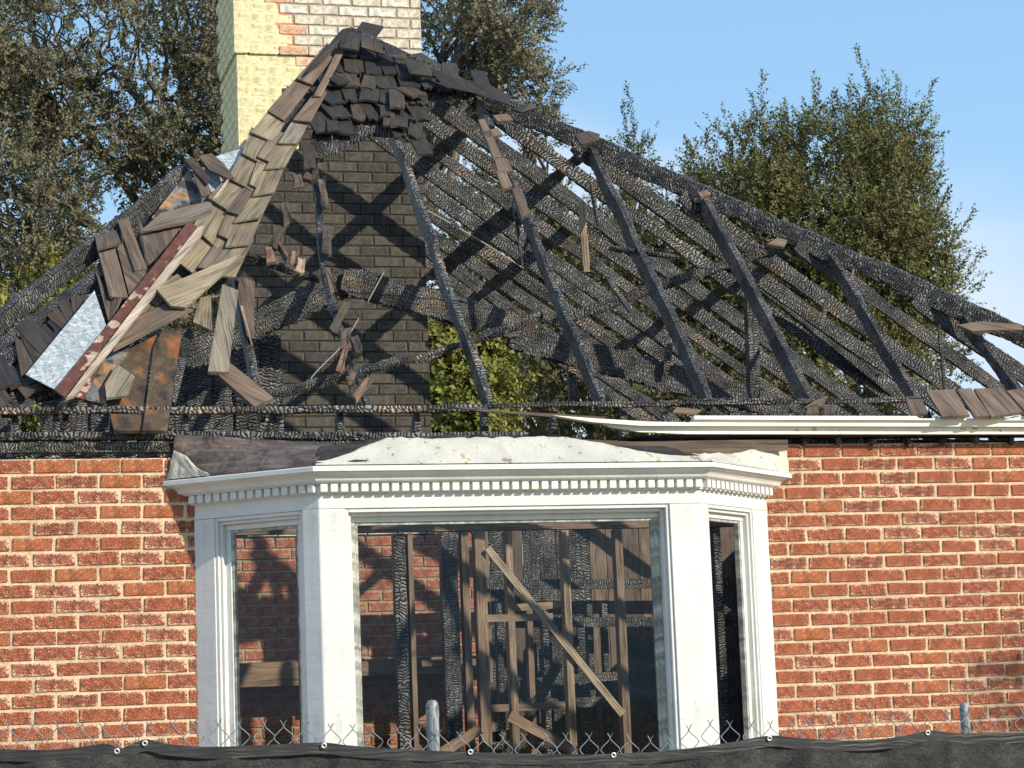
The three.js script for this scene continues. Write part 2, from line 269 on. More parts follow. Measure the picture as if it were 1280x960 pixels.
// front jack rafters
for (const [x, w, d, m, o, zt] of [
  [3.0, .05, .125, charM(), { rough: .012, wob: .05, bite: .18 }], [3.63, .05, .12, charM(), { rough: .01, wob: .04 }], [4.24, .052, .13, charM(), { rough: .01, wob: .04 }],
  [4.83, .052, .13, charM(), { rough: .009, wob: .03 }], [5.45, .05, .125, charM(), { rough: .01, wob: .03, taper0: .9 }], [6.09, .05, .12, charM(), { rough: .012, wob: .05, bite: .3 }], [6.66, .05, .12, charM(), { rough: .012 }]]) {
  const T = hipAtX(x), B = V(x, pF.y, -.02); const off = -d / 2;
  T.addScaledVector(nF, off); B.addScaledVector(nF, off); beam('rafter', frame, B, T, w, d, nF, m, o);
}
for (const [x, k] of [[.62, 1], [1.22, 1], [1.82, .55]]) { const T = hipLAtX(x), B = V(x, pF.y, -.02); T.addScaledVector(nF, -.13); B.addScaledVector(nF, -.13); beam('rafter', frame, B, B.clone().lerp(T, k), .05, .12, nF, charM(), { rough: .012, wob: .03 }); }
// hip rafters
beam('hip_rafter', frame, hipAtX(7.08).addScaledVector(nF, -.02), peak.clone().addScaledVector(nF, -.02), .06, .15, up, charM(), { rough: .012, wob: .03, bite: .08 });
beam('hip_rafter', frame, onF(-60, 452, -.06), onF(234, 214, -.06), .06, .14, up, charM(), { rough: .012, wob: .03 });
// ridge
beam('ridge_board', frame, peak.clone().add(V(0, -.06, 0)), V(peak.x, peak.y - .06, -4.4), .04, .16, up, charM(), { rough: .012 });
// right slope rafters
{
  const r = rng(91), q = Math.atan2(nR.x, nR.y), dn = V(Math.cos(q), -Math.sin(q), 0);
  let k = 0;
  for (let z = -.42; z > -6.4; z -= .41, k++) {
    let S = z > peak.z ? hipAtZ(z) : V(peak.x, peak.y, z); if (z < -4.3 && z > -5.3) { const t = (3.78 - peak.x) / dn.x; S = V(peak.x, peak.y, z).addScaledVector(dn, t); }
    const L = (S.y - (3.64 + r() * .03)) / -dn.y; const E = S.clone().addScaledVector(dn, L * (k === 12 ? .7 : 1));
    const d = .132 - (k % 3) * .008; S.addScaledVector(nR, -d / 2 - .01); E.addScaledVector(nR, -d / 2 - .01);
    beam('rafter', frame, S, E, .045, d, nR, charM(), { rough: .006, wob: .03, sag: (r() - .3) * .03, bite: k % 3 === 2 ? .2 : .05, taper1: .72 + r() * .25 });
  }
  // left-over roof boards lying across them, running back
  for (const [a, b, w] of [[[727, 196], [545, 345], .14], [[985, 318], [765, 436], .10], [[722, 277], [570, 388], .12], [[603, 146], [520, 212], .13], [[650, 250], [520, 360], .10]])
    beam('roof_board', frame, onR(...a, .02), onR(...b, .02), w, .028, nR, charM(), { rough: .008, wob: .02, bite: .3 });
}
// eave battens, wall plates, short studs between them
{
  const e = (a, b, z, w, d, m, o) => beam('wall_plate', frame, onZ(...a, z), onZ(...b, z), w, d, up, m, o);
  e([-40, 514], [608, 511], .0, .07, .048, charM(), { rough: .012, wob: .016 });
  e([606, 508], [1152, 499], .0, .06, .046, charM(), { rough: .014, wob: .03, bite: .25 });
  e([-40, 547], [660, 545], -.03, .10, .05, charM(), { rough: .011, wob: .016 });
  e([-40, 561], [470, 559], -.05, .12, .062, charM(), { rough: .011, wob: .02 });
  e([470, 561], [1010, 552], -.10, .10, .055, charM(), { rough: .011, wob: .03 });
  e([980, 553], [1400, 556], -.10, .10, .06, charM(), { rough: .011, wob: .03 });
  for (const px of [18, 68, 80, 140, 232, 340, 425, 520, 604, 690, 778, 830, 915, 1010, 1075, 1160, 1240]) beam('short_stud', frame, onZ(px, 515, -.07), onZ(px + 1, 556, -.07), .045, .08, V(0, 0, 1), charM(), { rough: .008 });
  const r = rng(5); for (let px = -20; px < 240; px += 34) beam('joist_end', frame, onZ(px, 560, -.04).setZ(-.3), onZ(px + 14, 563 + r() * 4, -.04).setZ(-.01), .045, .055, up, charM(), { rough: .01 });
  for (let px = 995; px < 1290; px += 43) beam('joist_end', frame, onZ(px, 548, -.04).setZ(-.6), onZ(px + 6, 552 + r() * 3, -.04).setZ(.03), .045, .07, up, charM(), { rough: .012 });
}
// heavier charred boards and braces inside the roof
{
  const z1 = -2.35;
  beam('brace_board', frame, onZ(228, 448, z1), onZ(440, 352, z1), .045, .235, up, charM(), { rough: .014, wob: .03, step: .018 });
  beam('brace_board', frame, onZ(428, 348, z1 + .06), onZ(650, 410, z1 + .06), .045, .25, up, charM(), { rough: .014, wob: .03, step: .018, taper1: .92 });
  beam('brace_board', frame, onZ(636, 418, z1), onZ(985, 512, z1), .045, .24, up, charM(), { rough: .014, wob: .02, step: .018, taper0: 1.1, taper1: .85 });
  beam('brace', frame, onF(300, 505, -.16), onF(508, 449, -.16), .05, .075, nF, charM(), { rough: .016, wob: .03, step: .016 });
  beam('brace', frame, onF(518, 452, -.14), onF(676, 394, -.14), .05, .07, nF, charM(), { rough: .016, wob: .04, step: .016, bite: .3 });
  beam('brace', frame, onZ(990, 303, -1.35), onZ(690, 404, -1.75), .045, .115, up, charM(), { rough: .012, wob: .03, step: .016, bite: .25, taper1: .8 });
  beam('strut', frame, onZ(938, 372, -1.25), onZ(943, 500, -1.25), .075, .08, V(0, 0, 1), charM(), { rough: .01 });
  beam('strut', frame, onZ(712, 440, -2.6), onZ(716, 505, -2.6), .06, .06, V(0, 0, 1), charM(), { rough: .01 });
  beam('strut', frame, onZ(838, 430, -2.3), onZ(832, 470, -2.3), .05, .05, V(0, 0, 1), charM(), { rough: .01 });
  beam('rafter_stub', frame, onR(942, 345, .0), onR(1140, 505, .0), .05, .13, nR, charM(), { rough: .008, wob: .01 });
  beam('lath', frame, onZ(727, 254, -1.9), onZ(733, 340, -1.9), .05, .02, V(0, 0, 1), wood(.55, .42, .30), { rough: .004, wob: .01 });
  // hanging burnt jack with clinging scraps
  const H = [[392, 196], [398, 250], [403, 330], [418, 390], [440, 450], [462, 512]].map(p => onF(...p, -.08));
  for (let i = 0; i < H.length - 1; i++) beam('rafter', frame, H[i], H[i + 1].clone().lerp(H[i], -.06), .06 - .004 * i, .06, nF, charM(), { rough: .014, wob: .02, bite: .3 });
  const r = rng(77);
  for (const [px, py, sx, sy, b] of [[404, 240, 16, 24, 1], [409, 300, 20, 22, 0], [413, 352, 12, 22, 1], [424, 398, 16, 26, 0], [432, 422, 20, 16, 1], [428, 448, 12, 20, 2], [446, 430, 14, 14, 0], [452, 486, 14, 22, 2], [440, 470, 12, 12, 1], [388, 212, 22, 14, 0], [372, 226, 18, 12, 1], [346, 296, 14, 18, 0], [338, 318, 18, 12, 2], [352, 312, 10, 14, 1], [368, 322, 12, 10, 2], [376, 330, 14, 12, 3], [358, 268, 16, 18, 0]]) {
    const poly = [], ro = (r() - .5) * 1.6, cs = Math.cos(ro), sn = Math.sin(ro); for (const [a, b2] of [[-.3, -.8], [.05, -.6 - .3 * r()], [.34, -.75], [.3, .1], [.4, .7], [.1, .55 + .4 * r()], [-.34, .75], [-.25, 0]]) { const qx = a * sx * (.8 + .5 * r()), qy = b2 * sy * (.8 + .4 * r()); poly.push(onF(px + qx * cs - qy * sn, py + qx * sn + qy * cs, -.02 + r() * .03)); }
    mesh('scrap', slabG(poly, nF, .018, V(r() - .5, r() - .5, 0), .6, .2), b === 3 ? wood(.62, .48, .34) : b === 2 ? wood(.36, .22, .15) : b ? brownW[1] : burntW[2], frame);
  }
  beam('brace', frame, onF(300, 318, -.05), onF(400, 350, -.18), .05, .05, nF, charM(), { rough: .012 });
  beam('splinter', frame, onF(302, 382, .0), onF(316, 432, .03), .022, .015, nF, wood(.62, .5, .42), { rough: .003, taper1: .3 });
  beam('brace', frame, onF(236, 415, -.03), onF(215, 506, -.03), .05, .05, nF, charM(), { rough: .012 });
  // charred boards left of the metal
  for (const [a, b] of [[[-40, 490], [118, 372]], [[-40, 512], [84, 426]], [[-30, 530], [60, 468]], [[-40, 474], [60, 410]], [[20, 500], [120, 470]], [[-40, 548], [40, 500]]]) beam('roof_board', frame, onF(...a, -.05), onF(...b, -.05), .11, .03, nF, charM(), { rough: .012, wob: .03 });
  beam('roof_board', frame, onF(-40, 462, -.04), onF(132, 336, -.04), .09, .05, nF, charM(), { rough: .01, wob: .03 });
}

{
  const r = rng(313);
  for (let i = 0; i < 14; i++) { const x = 3.1 + r() * 3.2, T = hipAtX(x), B = V(x, pF.y, -.02), t = .08 + r() * .85, c = B.lerp(T, t).addScaledVector(nF, -.03 - r() * .16), l = .06 + r() * .16, a = (r() - .5) * 2.6;
    const d = V(Math.cos(a), Math.sin(a) * .7, -Math.sin(a) * .4).multiplyScalar(l); if (r() < .35) d.set((r() - .5) * .05, -l * 1.3, 0);
    beam('burnt_scrap', frame, c.clone().sub(d), c.clone().add(d), .02 + r() * .03, .012 + r() * .03, nF, r() < .8 ? charM() : brownW[Math.floor(r() * 3)], { rough: .006, step: .03, taper1: .3 + r() * .6, wob: .03 }); }
}
// ---------------------------------------------------------------- what is left of the roof covering
const cover = part('roof_covering', house);
const rS = rng(404);
const jit = a => (rS() - .5) * a;
function shingle(poly, mats, top = .02, t = .012, grainDir) {       // poly: photo pixels, [x, y, lift]
  const P = poly.map(([x, y, l]) => onF(x + jit(1.2), y + jit(1.2), top + (l ?? 0))); const n = P[1].clone().sub(P[0]).cross(P[2].clone().sub(P[0])).normalize(); if (n.dot(nF) < 0) n.negate();
  const g = grainDir ? onF(...grainDir[1]).sub(onF(...grainDir[0])) : P[0].clone().add(P[1]).sub(P[2]).sub(P[P.length - 1]);
  return mesh('shingle', slabG(P, n, t, g), Array.isArray(mats) ? mats[Math.floor(rS() * mats.length)] : mats, cover);
}
// decking strip under the tan shingles
mesh('roof_deck', slabG([[418, 66], [398, 130], [352, 215], [318, 290], [286, 352], [240, 372], [205, 352], [262, 270], [306, 196], [345, 132], [398, 68]].map(p => onF(...p, -.03)), nF, .03, V(-.5, -.6, .5)), charM(), cover);
{
  const Lk = [[402, 62], [372, 96], [336, 138], [312, 164], [302, 191], [286, 220], [261, 247], [239, 284], [213, 317]], Mk = [[418, 70], [390, 106], [356, 150], [345, 178], [331, 206], [316, 238], [297, 271], [274, 312], [241, 341]];
  for (let k = Lk.length - 1; k >= 1; k--) { const a = Lk[k], b = Mk[k], c = Mk[k - 1], d = Lk[k - 1], ex = .22; const c2 = [c[0] + (c[0] - b[0]) * ex, c[1] + (c[1] - b[1]) * ex], d2 = [d[0] + (d[0] - a[0]) * ex, d[1] + (d[1] - a[1]) * ex];
    shingle([[a[0] + jit(5), a[1] + jit(4), (.034 + jit(.02))], [b[0], b[1], .03], [...c2, .005], [...d2, .005]], k < 3 ? [greyW, brownW[2]] : tanW, .02, .010, [a, d]); }
  const Mj = [[419, 68], [392, 118], [366, 150], [348, 180], [331, 209], [316, 243], [292, 277], [281, 310], [255, 345]], Rj = [[428, 70], [404, 122], [386, 152], [371, 181], [355, 207], [341, 240], [327, 272], [313, 308], [296, 346]];
  for (let k = Mj.length - 1; k >= 1; k--) { const a = Mj[k], b = Rj[k], c = Rj[k - 1], d = Mj[k - 1], ex = .25; const c2 = [c[0] + (c[0] - b[0]) * ex, c[1] + (c[1] - b[1]) * ex], d2 = [d[0] + (d[0] - a[0]) * ex, d[1] + (d[1] - a[1]) * ex];
    shingle([[a[0], a[1] + jit(4), .05], [b[0] + jit(5), b[1] + jit(5), .05 + jit(.03)], [...c2, .02], [...d2, .02]], k < 4 ? [greyW, brownW[2]] : tanW, .025, .010, [a, d]);
    if (k > 3) shingle([[a[0] - 6 + jit(6), a[1] - 14 + jit(6), .05], [a[0] + 12 + jit(6), a[1] - 8 + jit(6), .05], [c[0] - 2, c[1] - 14, .02], [d[0] - 6, d[1] - 16, .02]], tanW.concat(brownW), .018, .009, [a, d]); }
  // loose lower ones
  shingle([[196, 361, .09], [213, 382, .08], [232, 384, .08], [275, 346, .07], [306, 322, .09], [300, 318, .06], [240, 344, .05]], tanW[2], .02, .016, [[196, 361], [300, 320]]);
  shingle([[167, 397, .03], [204, 381, .03], [242, 386, .06], [228, 392, .06], [141, 438, .05]], brownW[2], .02, .014, [[141, 438], [242, 386]]);
  shingle([[180, 372, .02], [222, 342, .0], [232, 352, .02], [197, 380, .03]], tanW[1], .02, .012, [[180, 372], [222, 342]]);
  shingle([[170, 398, .02], [196, 362, .0], [214, 384, .02], [202, 392, .03]], tanW[3], .015, .012, [[170, 398], [196, 362]]);
  shingle([[250, 372, .0], [264, 369, .0], [267, 414, .06], [241, 402, .06]], tanW[1], .02, .014, [[256, 370], [254, 408]]);
  const pl = mesh('plank', slabG([[278, 355], [298, 363], [285.5, 465], [260, 464]].map(p => onF(...p, .10)), nF, .02, V(0, 1, -1)), greyW, cover);
  mesh('plank', slabG([[270, 466], [286, 452], [342, 497], [318, 508]].map(p => onF(...p, .0)), nF, .025, V(1, -.7, .7)), brownW[2], cover);
  mesh('plank', slabG([[318, 352], [300, 345], [296, 368], [309, 420], [318, 424]].map(p => onF(...p, -.03)), nF, .02, V(0, 1, -1)), brownW[1], cover);
  // plates with rust and burnt paint below them
  mesh('burnt_panel', slabG([[156, 436], [196, 418], [191, 431], [178, 538], [143, 538], [128, 482], [147, 453]].map(p => onF(...p, -.02)), nF, .02, V(0, 1, -1), .45, .45), rust, cover);
  mesh('burnt_panel', slabG([[193, 431], [203, 414], [228, 409], [209, 538], [178, 538]].map(p => onF(...p, .0)), nF, .02, V(0, 1, -1), .45, .45), rust, cover);
  mesh('burnt_panel', slabG([[104, 499], [132, 442], [168, 404], [160, 440], [136, 470], [130, 505]].map(p => onF(...p, .005)), nF, .02, V(0, 1, -1), .5, .5), ashPlate, cover);
  shingle([[146, 455, .03], [168, 470, .03], [160, 494, .03], [133, 498, .03], [131, 480, .03]], greyW, .02, .014, [[133, 498], [160, 455]]);
  // valley metal, painted strip with its pale edge
  mesh('valley_metal', slabG([[118, 363], [133, 408], [71, 488], [32, 468]].map(p => onF(...p, .06)), nF, .004, V(-.6, -.6, .5), .5, .5), galv, cover);
  mesh('valley_metal', slabG([[268, 196], [310, 183], [292, 216], [282, 232], [276, 212]].map(p => onF(...p, .0)), nF, .004, V(1, 0, 0), .5, .5), galv, cover);
  mesh('valley_metal', slabG([[262, 210], [279, 224], [270, 242], [258, 236]].map(p => onF(...p, -.01)), nF, .004, V(1, 0, 0), .5, .5), galv, cover);
  mesh('painted_strip', slabG([[236, 276], [247, 284], [218, 318], [160, 392], [81, 496], [68, 487], [120, 424], [186, 340]].map(p => onF(...p, .085)), nF, .012, V(-.6, -.6, .5), .5, .5), redPaint, cover);
  mesh('pale_edge', slabG([[247, 284], [255, 282], [252, 292], [205, 352], [92, 494], [83, 497], [160, 395]].map(p => onF(...p, .10)), nF, .02, V(-.6, -.6, .5), 1, .25), wood(.78, .66, .54), cover);
  mesh('painted_strip', slabG([[92, 494], [104, 499], [132, 444], [168, 402], [176, 388], [170, 393]].map(p => onF(...p, .08)), nF, .012, V(-.6, -.6, .5), .5, .5), redPaint, cover);
  mesh('pale_edge', slabG([[284, 224], [290, 218], [272, 246], [266, 248]].map(p => onF(...p, .07)), nF, .02, V(-.6, -.6, .5)), wood(.78, .66, .54), cover);
  // brown shingles beyond the valley
  for (const [q, m] of [[[[120, 340], [137, 372], [150, 372], [136, 404]], 1], [[[145, 305], [160, 304], [184, 342], [188, 352], [162, 370]], 0], [[[122, 310], [143, 305], [160, 372], [137, 371]], 2], [[[119, 296], [145, 288], [151, 303], [122, 311]], 1], [[[180, 289], [203, 284], [207, 308], [193, 322]], 1], [[[203, 284], [232, 276], [214, 302], [207, 308]], 0], [[[148, 276], [160, 272], [184, 336], [169, 338]], 0], [[[173, 273], [180, 287], [196, 322], [186, 332]], 1]])
    shingle(q.map(([x, y], i) => [x, y, i > 1 ? .04 : .0]), brownW[m], .0, .014, [q[0], q[3]]);
  mesh('burnt_panel', slabG([[190, 271], [216, 238], [235, 213], [250, 243], [262, 250], [229, 262], [201, 268]].map(p => onF(...p, -.03)), nF, .015, V(1, 1, -1), .5, .5), ashPlate, cover);
  shingle([[176, 288, .05], [201, 266, .03], [265, 250, .04], [264, 264, .05], [252, 273, .05]], wood(.30, .25, .2), .0, .016, [[176, 288], [264, 256]]);
  shingle([[231, 200, .03], [240, 196, .03], [263, 222, .06], [258, 230, .06]], burntW[2], .0, .014, [[231, 200], [260, 228]]);
  shingle([[248, 195, .04], [264, 191, .04], [280, 205, .05], [292, 222, .08], [284, 222, .08], [262, 212, .05]], brownW[1], .0, .014, [[250, 193], [290, 222]]);
  shingle([[240, 214, .04], [258, 222, .04], [264, 242, .06], [252, 246, .06]], brownW[1], -.01, .014);
  // shingles left at the eave
  for (const q of [[[1158, 488], [1192, 487], [1212, 519], [1178, 520]], [[1196, 487], [1214, 485], [1238, 519], [1218, 520]], [[1218, 486], [1252, 485], [1280, 515], [1240, 520]], [[1258, 488], [1290, 484], [1330, 516], [1284, 517]]]) shingle(q.map(([x, y], i) => [x, y, i > 1 ? .05 : .01]), brownW[2], .02, .015, [q[0], q[3]]);
  for (const q of [[[1132, 497], [1150, 494], [1160, 516], [1140, 518]], [[1020, 500], [1036, 494], [1028, 508], [1004, 510]], [[1010, 508], [1022, 505], [1024, 516], [1008, 517]], [[1030, 506], [1046, 508], [1044, 515], [1030, 517]]]) shingle(q, brownW[1], .03, .015);
}
// burnt decking still hanging together under the peak and on the collapsed left slope
mesh('roof_deck', slabG(ragged([[430, 46], [520, 82], [590, 112], [545, 126], [520, 150], [500, 168], [468, 166], [440, 176], [404, 198], [384, 196], [398, 130], [416, 70]].map(p => onF(...p, -.012)), .03, rS), nF, .03, V(1, 0, 0), .8, .4), charM(), cover);
mesh('roof_deck', slabG(ragged([[-60, 474], [60, 396], [118, 348], [122, 330], [150, 306], [206, 246], [234, 226], [262, 262], [190, 330], [140, 408], [76, 492], [-60, 520]].map(p => onF(...p, -.11)), .04, rS), nF, .03, V(.6, .5, -.5), .8, .4), charM(), cover);
for (let i = 0; i < 26; i++) { const t = rS(), x = lerp(-20, 112, t) + jit(20), y = lerp(492, 385, t) + jit(46), w = 7 + rS() * 6, l = 12 + rS() * 14, a = .5 + jit(.8), ca = Math.cos(a), sa = Math.sin(a); shingle([[-w, -l], [w, -l], [w * .9, l * (.7 + .4 * rS())], [-w, l]].map(([p, q], k) => [x + p * ca + q * sa, y - p * sa + q * ca, k > 1 ? .03 : 0]), burntW, -.02, .014); }
// charred shingles round the peak: rows following the eave, each piece on its own
{
  const inside = (p, poly) => { let c = false; for (let i = 0, j = poly.length - 1; i < poly.length; j = i++) { const a = poly[i], b = poly[j]; if ((a[1] > p[1]) !== (b[1] > p[1]) && p[0] < (b[0] - a[0]) * (p[1] - a[1]) / (b[1] - a[1]) + a[0]) c = !c; } return c; };
  const region = [[430, 40], [470, 52], [522, 76], [560, 92], [640, 122], [632, 134], [590, 126], [545, 128], [528, 150], [544, 180], [530, 196], [512, 196], [496, 176], [472, 178], [452, 166], [440, 184], [418, 186], [404, 210], [372, 208], [370, 196], [386, 160], [398, 110], [416, 62]];
  const toPx = p => { const v = p.clone().applyMatrix4(camera.matrixWorldInverse); return [CX + FPX * v.x / -v.z, CY - FPX * v.y / -v.z]; };
  const sl = V(0, Math.sin(PF), -Math.cos(PF)); // up the slope
  const O = V(0, pF.y, pF.z);
  for (let row = 8; row < 20; row++) {
    const s = row * .205 + .04; for (let x = 2.2 + rS() * .1; x < 4.3;) {
      const w = .07 + rS() * .075; const c = O.clone().addScaledVector(sl, s + .06); c.x = x + w / 2; const p = toPx(c);
      if (inside(p, region) && rS() > .10) {
        const tw = jit(rS() < .35 ? .9 : .25), lift = .022 + rS() * .026, len = .30; const P = [[-w / 2 + .003, -.03 + jit(.04), lift], [-w / 2 + w * .3, -.03 + jit(.035), lift], [-w / 2 + w * (.45 + .2 * rS()), -.03 + jit(.04), lift], [w / 2 - w * .15, -.03 + jit(.03), lift], [w / 2 - .003, -.03 + jit(.06), lift + jit(.008)], [w / 2 - .003, len, .0], [-w / 2 + .003, len, .0]].map(([a, b, l]) => O.clone().addScaledVector(sl, s + b + a * tw).addScaledVector(nF, l + .005).setX(x + w / 2 + a - b * tw));
        const n = P[4].clone().sub(P[0]).cross(P[5].clone().sub(P[0])).normalize(); if (n.dot(nF) < 0) n.negate();
        mesh('shingle', slabG(P, n, .015, sl, .5, .12), burntW[Math.floor(rS() * 4)], cover);
      }
      x += w + .004 + rS() * .008;
    }
  }
  // broken pieces thrown on top of one another
  for (let i = 0; i < 70; i++) {
    const x = 2.3 + rS() * 1.9, s = 1.7 + rS() * 2.2, c = O.clone().addScaledVector(sl, s); c.x = x; if (!inside(toPx(c), region)) continue;
    const a = jit(.9), ca = Math.cos(a), sa = Math.sin(a), w = .05 + rS() * .05, l = .16 + rS() * .16, b0 = .035 + rS() * .03, tilt = .06 + jit(.10);
    const P = [[-w, -l], [-w * .2, -l * (.8 + .3 * rS())], [w, -l * (.85 + .2 * rS())], [w * (.8 + .3 * rS()), l * .2], [w * .9, l], [-w * (.7 + .4 * rS()), l * .9]].map(([p, q]) => c.clone().addScaledVector(sl, .5 * (q * ca + p * sa)).add(V(.5 * (p * ca - q * sa) * 1.2, 0, 0)).addScaledVector(nF, b0 - q * tilt));
    const n = P[2].clone().sub(P[0]).cross(P[4].clone().sub(P[0])).normalize(); if (n.dot(nF) < 0) n.negate();
    mesh('shingle', slabG(P, n, .015, sl.clone().multiplyScalar(ca).add(V(-sa, 0, 0)), .5, .12), burntW[Math.floor(rS() * 4)], cover);
  }
  // cap pieces along the hip and the peak
  for (const q of [[[428, 36], [440, 34], [400, 76], [384, 88], [392, 78]], [[432, 36], [452, 44], [448, 62], [424, 58]], [[452, 42], [476, 54], [480, 68], [452, 58]], [[480, 54], [505, 66], [508, 74], [484, 70]], [[505, 72], [534, 78], [544, 96], [512, 92]], [[530, 82], [572, 98], [600, 118], [556, 108]], [[566, 96], [612, 106], [638, 120], [636, 130], [596, 118]], [[640, 136], [664, 128], [672, 134], [652, 140]]])
    shingle(q.map(([x, y], i) => [x, y, .05 + .02 * (i % 2)]), burntW, .04, .016);
  for (const q of [[[718, 168], [736, 163], [750, 168], [748, 176], [726, 180]], [[1198, 406], [1225, 402], [1276, 405], [1279, 412], [1240, 412], [1215, 414]], [[958, 305], [972, 297], [984, 300], [980, 308]], [[872, 240], [884, 237], [888, 243], [876, 246]], [[616, 144], [634, 142], [642, 150], [622, 152]], [[604, 164], [622, 160], [628, 168], [608, 172]], [[618, 196], [634, 198], [640, 214], [622, 216]], [[598, 150], [606, 148], [628, 196], [618, 200]], [[620, 214], [632, 214], [640, 232], [628, 236]], [[640, 236], [650, 234], [662, 266], [652, 272]]])
    shingle(q.map(([x, y], i) => [x, y, .06]), [brownW[1], brownW[2], burntW[2]], .03, .02);
}
// ---------------------------------------------------------------- eave moulding along the right part
{
  const fz = .10, Z = (p, z) => onZ(p[0], p[1], z), n = V(0, 0, 1), X = V(1, 0, 0);
  const ev = part('eave_moulding', house);
  mesh('fascia', slabG([[752, 529], [800, 533], [1380, 535], [1380, 542.5], [860, 542.5], [800, 540], [764, 534]].map(p => Z(p, fz)), n, .03, X, 2, .25), creamTrim, ev);
  mesh('crown', slabG([[690, 519], [745, 523], [812, 527], [862, 528], [874, 521], [960, 522], [968, 523], [1380, 526], [1380, 533.5], [800, 532], [740, 527.5]].map(p => Z(p, fz + .035)), n, .06, X, 2, .25), creamTrim, ev);
  mesh('crown_lip', slabG([[868, 519.5], [1145, 520], [1150, 523], [1265, 523], [1270, 520], [1380, 521], [1380, 525.6], [960, 524.5], [868, 524]].map(p => Z(p, fz + .055)), n, .05, X, 2, .25), creamTrim, ev);
  mesh('soffit', boxG(3.72, 7.05, 3.34, 3.352, -.1, .065), sootW, ev);
  mesh('board', slabG([[560, 508], [640, 514], [760, 521], [742, 527], [690, 521], [600, 514]].map(p => Z(p, .08)), n, .02, X), brownW[1], ev);
  mesh('board', slabG([[840, 516], [870, 519], [878, 512], [846, 509]].map(p => Z(p, .09)), n, .02, X), brownW[2], ev);
}

// ---------------------------------------------------------------- bay window
const bay = part('bay_window', house); bay.userData.label = 'white painted three-sided bay window with dentil cornice';
const panels = [[bA, bB], [bB, bC], [bC, bD]].map(([P, Q]) => { const d = Q.clone().sub(P), L = d.length(); d.normalize(); const n = V(-d.z, 0, d.x); if (n.z < 0) n.negate(); return { P, d, n, L, q: new THREE.Quaternion().setFromRotationMatrix(new THREE.Matrix4().makeBasis(d, V(0, 1, 0), n)) }; });
function pbox(name, k, u0, u1, y0, y1, n0, n1, m = white, r = .004) {
  const g = worldUV(new RoundedBoxGeometry(u1 - u0, y1 - y0, n1 - n0, 2, Math.min(r, (u1 - u0) / 3, (n1 - n0) / 3, (y1 - y0) / 3))), p = panels[k];
  const o = mesh(name, g, m, bay); o.quaternion.copy(p.q); o.position.copy(p.P).addScaledVector(p.d, (u0 + u1) / 2).addScaledVector(p.n, (n0 + n1) / 2); o.position.y = (y0 + y1) / 2; return o;
}
const yb = 1.15, yh = 2.945, yf = 3.02;                  // sill, head of the openings, top of the frieze
const tn = Math.tan((43.5 / 2) * Math.PI / 180);
// corner posts and casings (each panel: two stiles, a head, reveals, sash, pane)
function panel(k, uL, uR, hasGlass, jl, jr, ds = 1) {
  const L = panels[k].L, dp = -.11;
  pbox('stile', k, jl, uL, yb, yh, -.10, .0); pbox('stile', k, uR, L - jr, yb, yh, -.10, .0);
  pbox('head', k, jl, L - jr, yh + .001, yf + .06, -.10, -.002);
  // stepped reveal mouldings
  for (const [a, b, n0, n1] of [[0, .018, -.05, -.012], [.018, .034, -.085, -.04]]) { const p0 = n0 * ds - .03, p1 = n1 * ds; pbox('stop', k, uL + a, uL + b, yb, yh - a, p0, p1); pbox('stop', k, uR - b, uR - a, yb, yh - a, p0, p1); pbox('stop', k, uL + b, uR - b, yh - b, yh - a, p0, p1); }
  // sash
  const a = uL + .034, b = uR - .034, t = yh - .034;
  const sh = (1 - ds) * .088;
  pbox('sash_rail', k, a, b, t - .028, t, -.13 + sh, -.088 + sh); pbox('sash_stile', k, a, a + .03, yb, t - .0285, -.13 + sh, -.09 + sh, k === 1 ? greyPaint : white); pbox('sash_stile', k, b - .03, b, yb, t - .0285, -.13 + sh, -.09 + sh, k === 1 ? greyPaint : white);
  pbox('putty', k, a + .03, b - .03, t - .042, t - .029, -.125 + sh, -.096 + sh, greyPaint, .002);
  pbox('putty', k, a + .03, a + .042, yb, t - .043, -.125 + sh, -.096 + sh, greyPaint, .002); pbox('putty', k, b - .042, b - .03, yb, t - .043, -.125 + sh, -.096 + sh, greyPaint, .002);
  if (hasGlass) { const g = new THREE.PlaneGeometry(b - a - .084, t - .042 - yb), o = mesh('window_pane', g, glassM, bay), p = panels[k]; o.quaternion.copy(p.q); o.position.copy(p.P).addScaledVector(p.d, (a + b) / 2).addScaledVector(p.n, -.112 + sh); o.position.y = (t - .042 + yb) / 2; }
  pbox('sill', k, .0, L, yb - .08, yb - .002, -.12, .05);
}
panel(0, .125, .655, true, .0, .0, .55); panel(1, .13, 1.798, true, .0, .0, .9); panel(2, .07, .585, false, .0, .0, .5);
for (const [k, at, sx] of [[1, bB, 1], [1, bC, -1]]) { // mitred corner posts behind the stiles
  const g = new THREE.CylinderGeometry(.05, .05, yf + .05 - yb, 10); const o = mesh('corner_post', g, white, bay); o.position.set(at.x + sx * .028, (yf + .05 + yb) / 2, at.z - .075);
}
// bay body below the sill
mesh('apron', (() => { const s = new THREE.Shape([[bA.x, 0], [bB.x, -.5], [bC.x, -.5], [bD.x, 0]].map(p => new THREE.Vector2(...p))); const g = new THREE.ExtrudeGeometry(s, { depth: yb - .09, bevelEnabled: false }); g.rotateX(-Math.PI / 2); return worldUV(g); })(), white, bay);
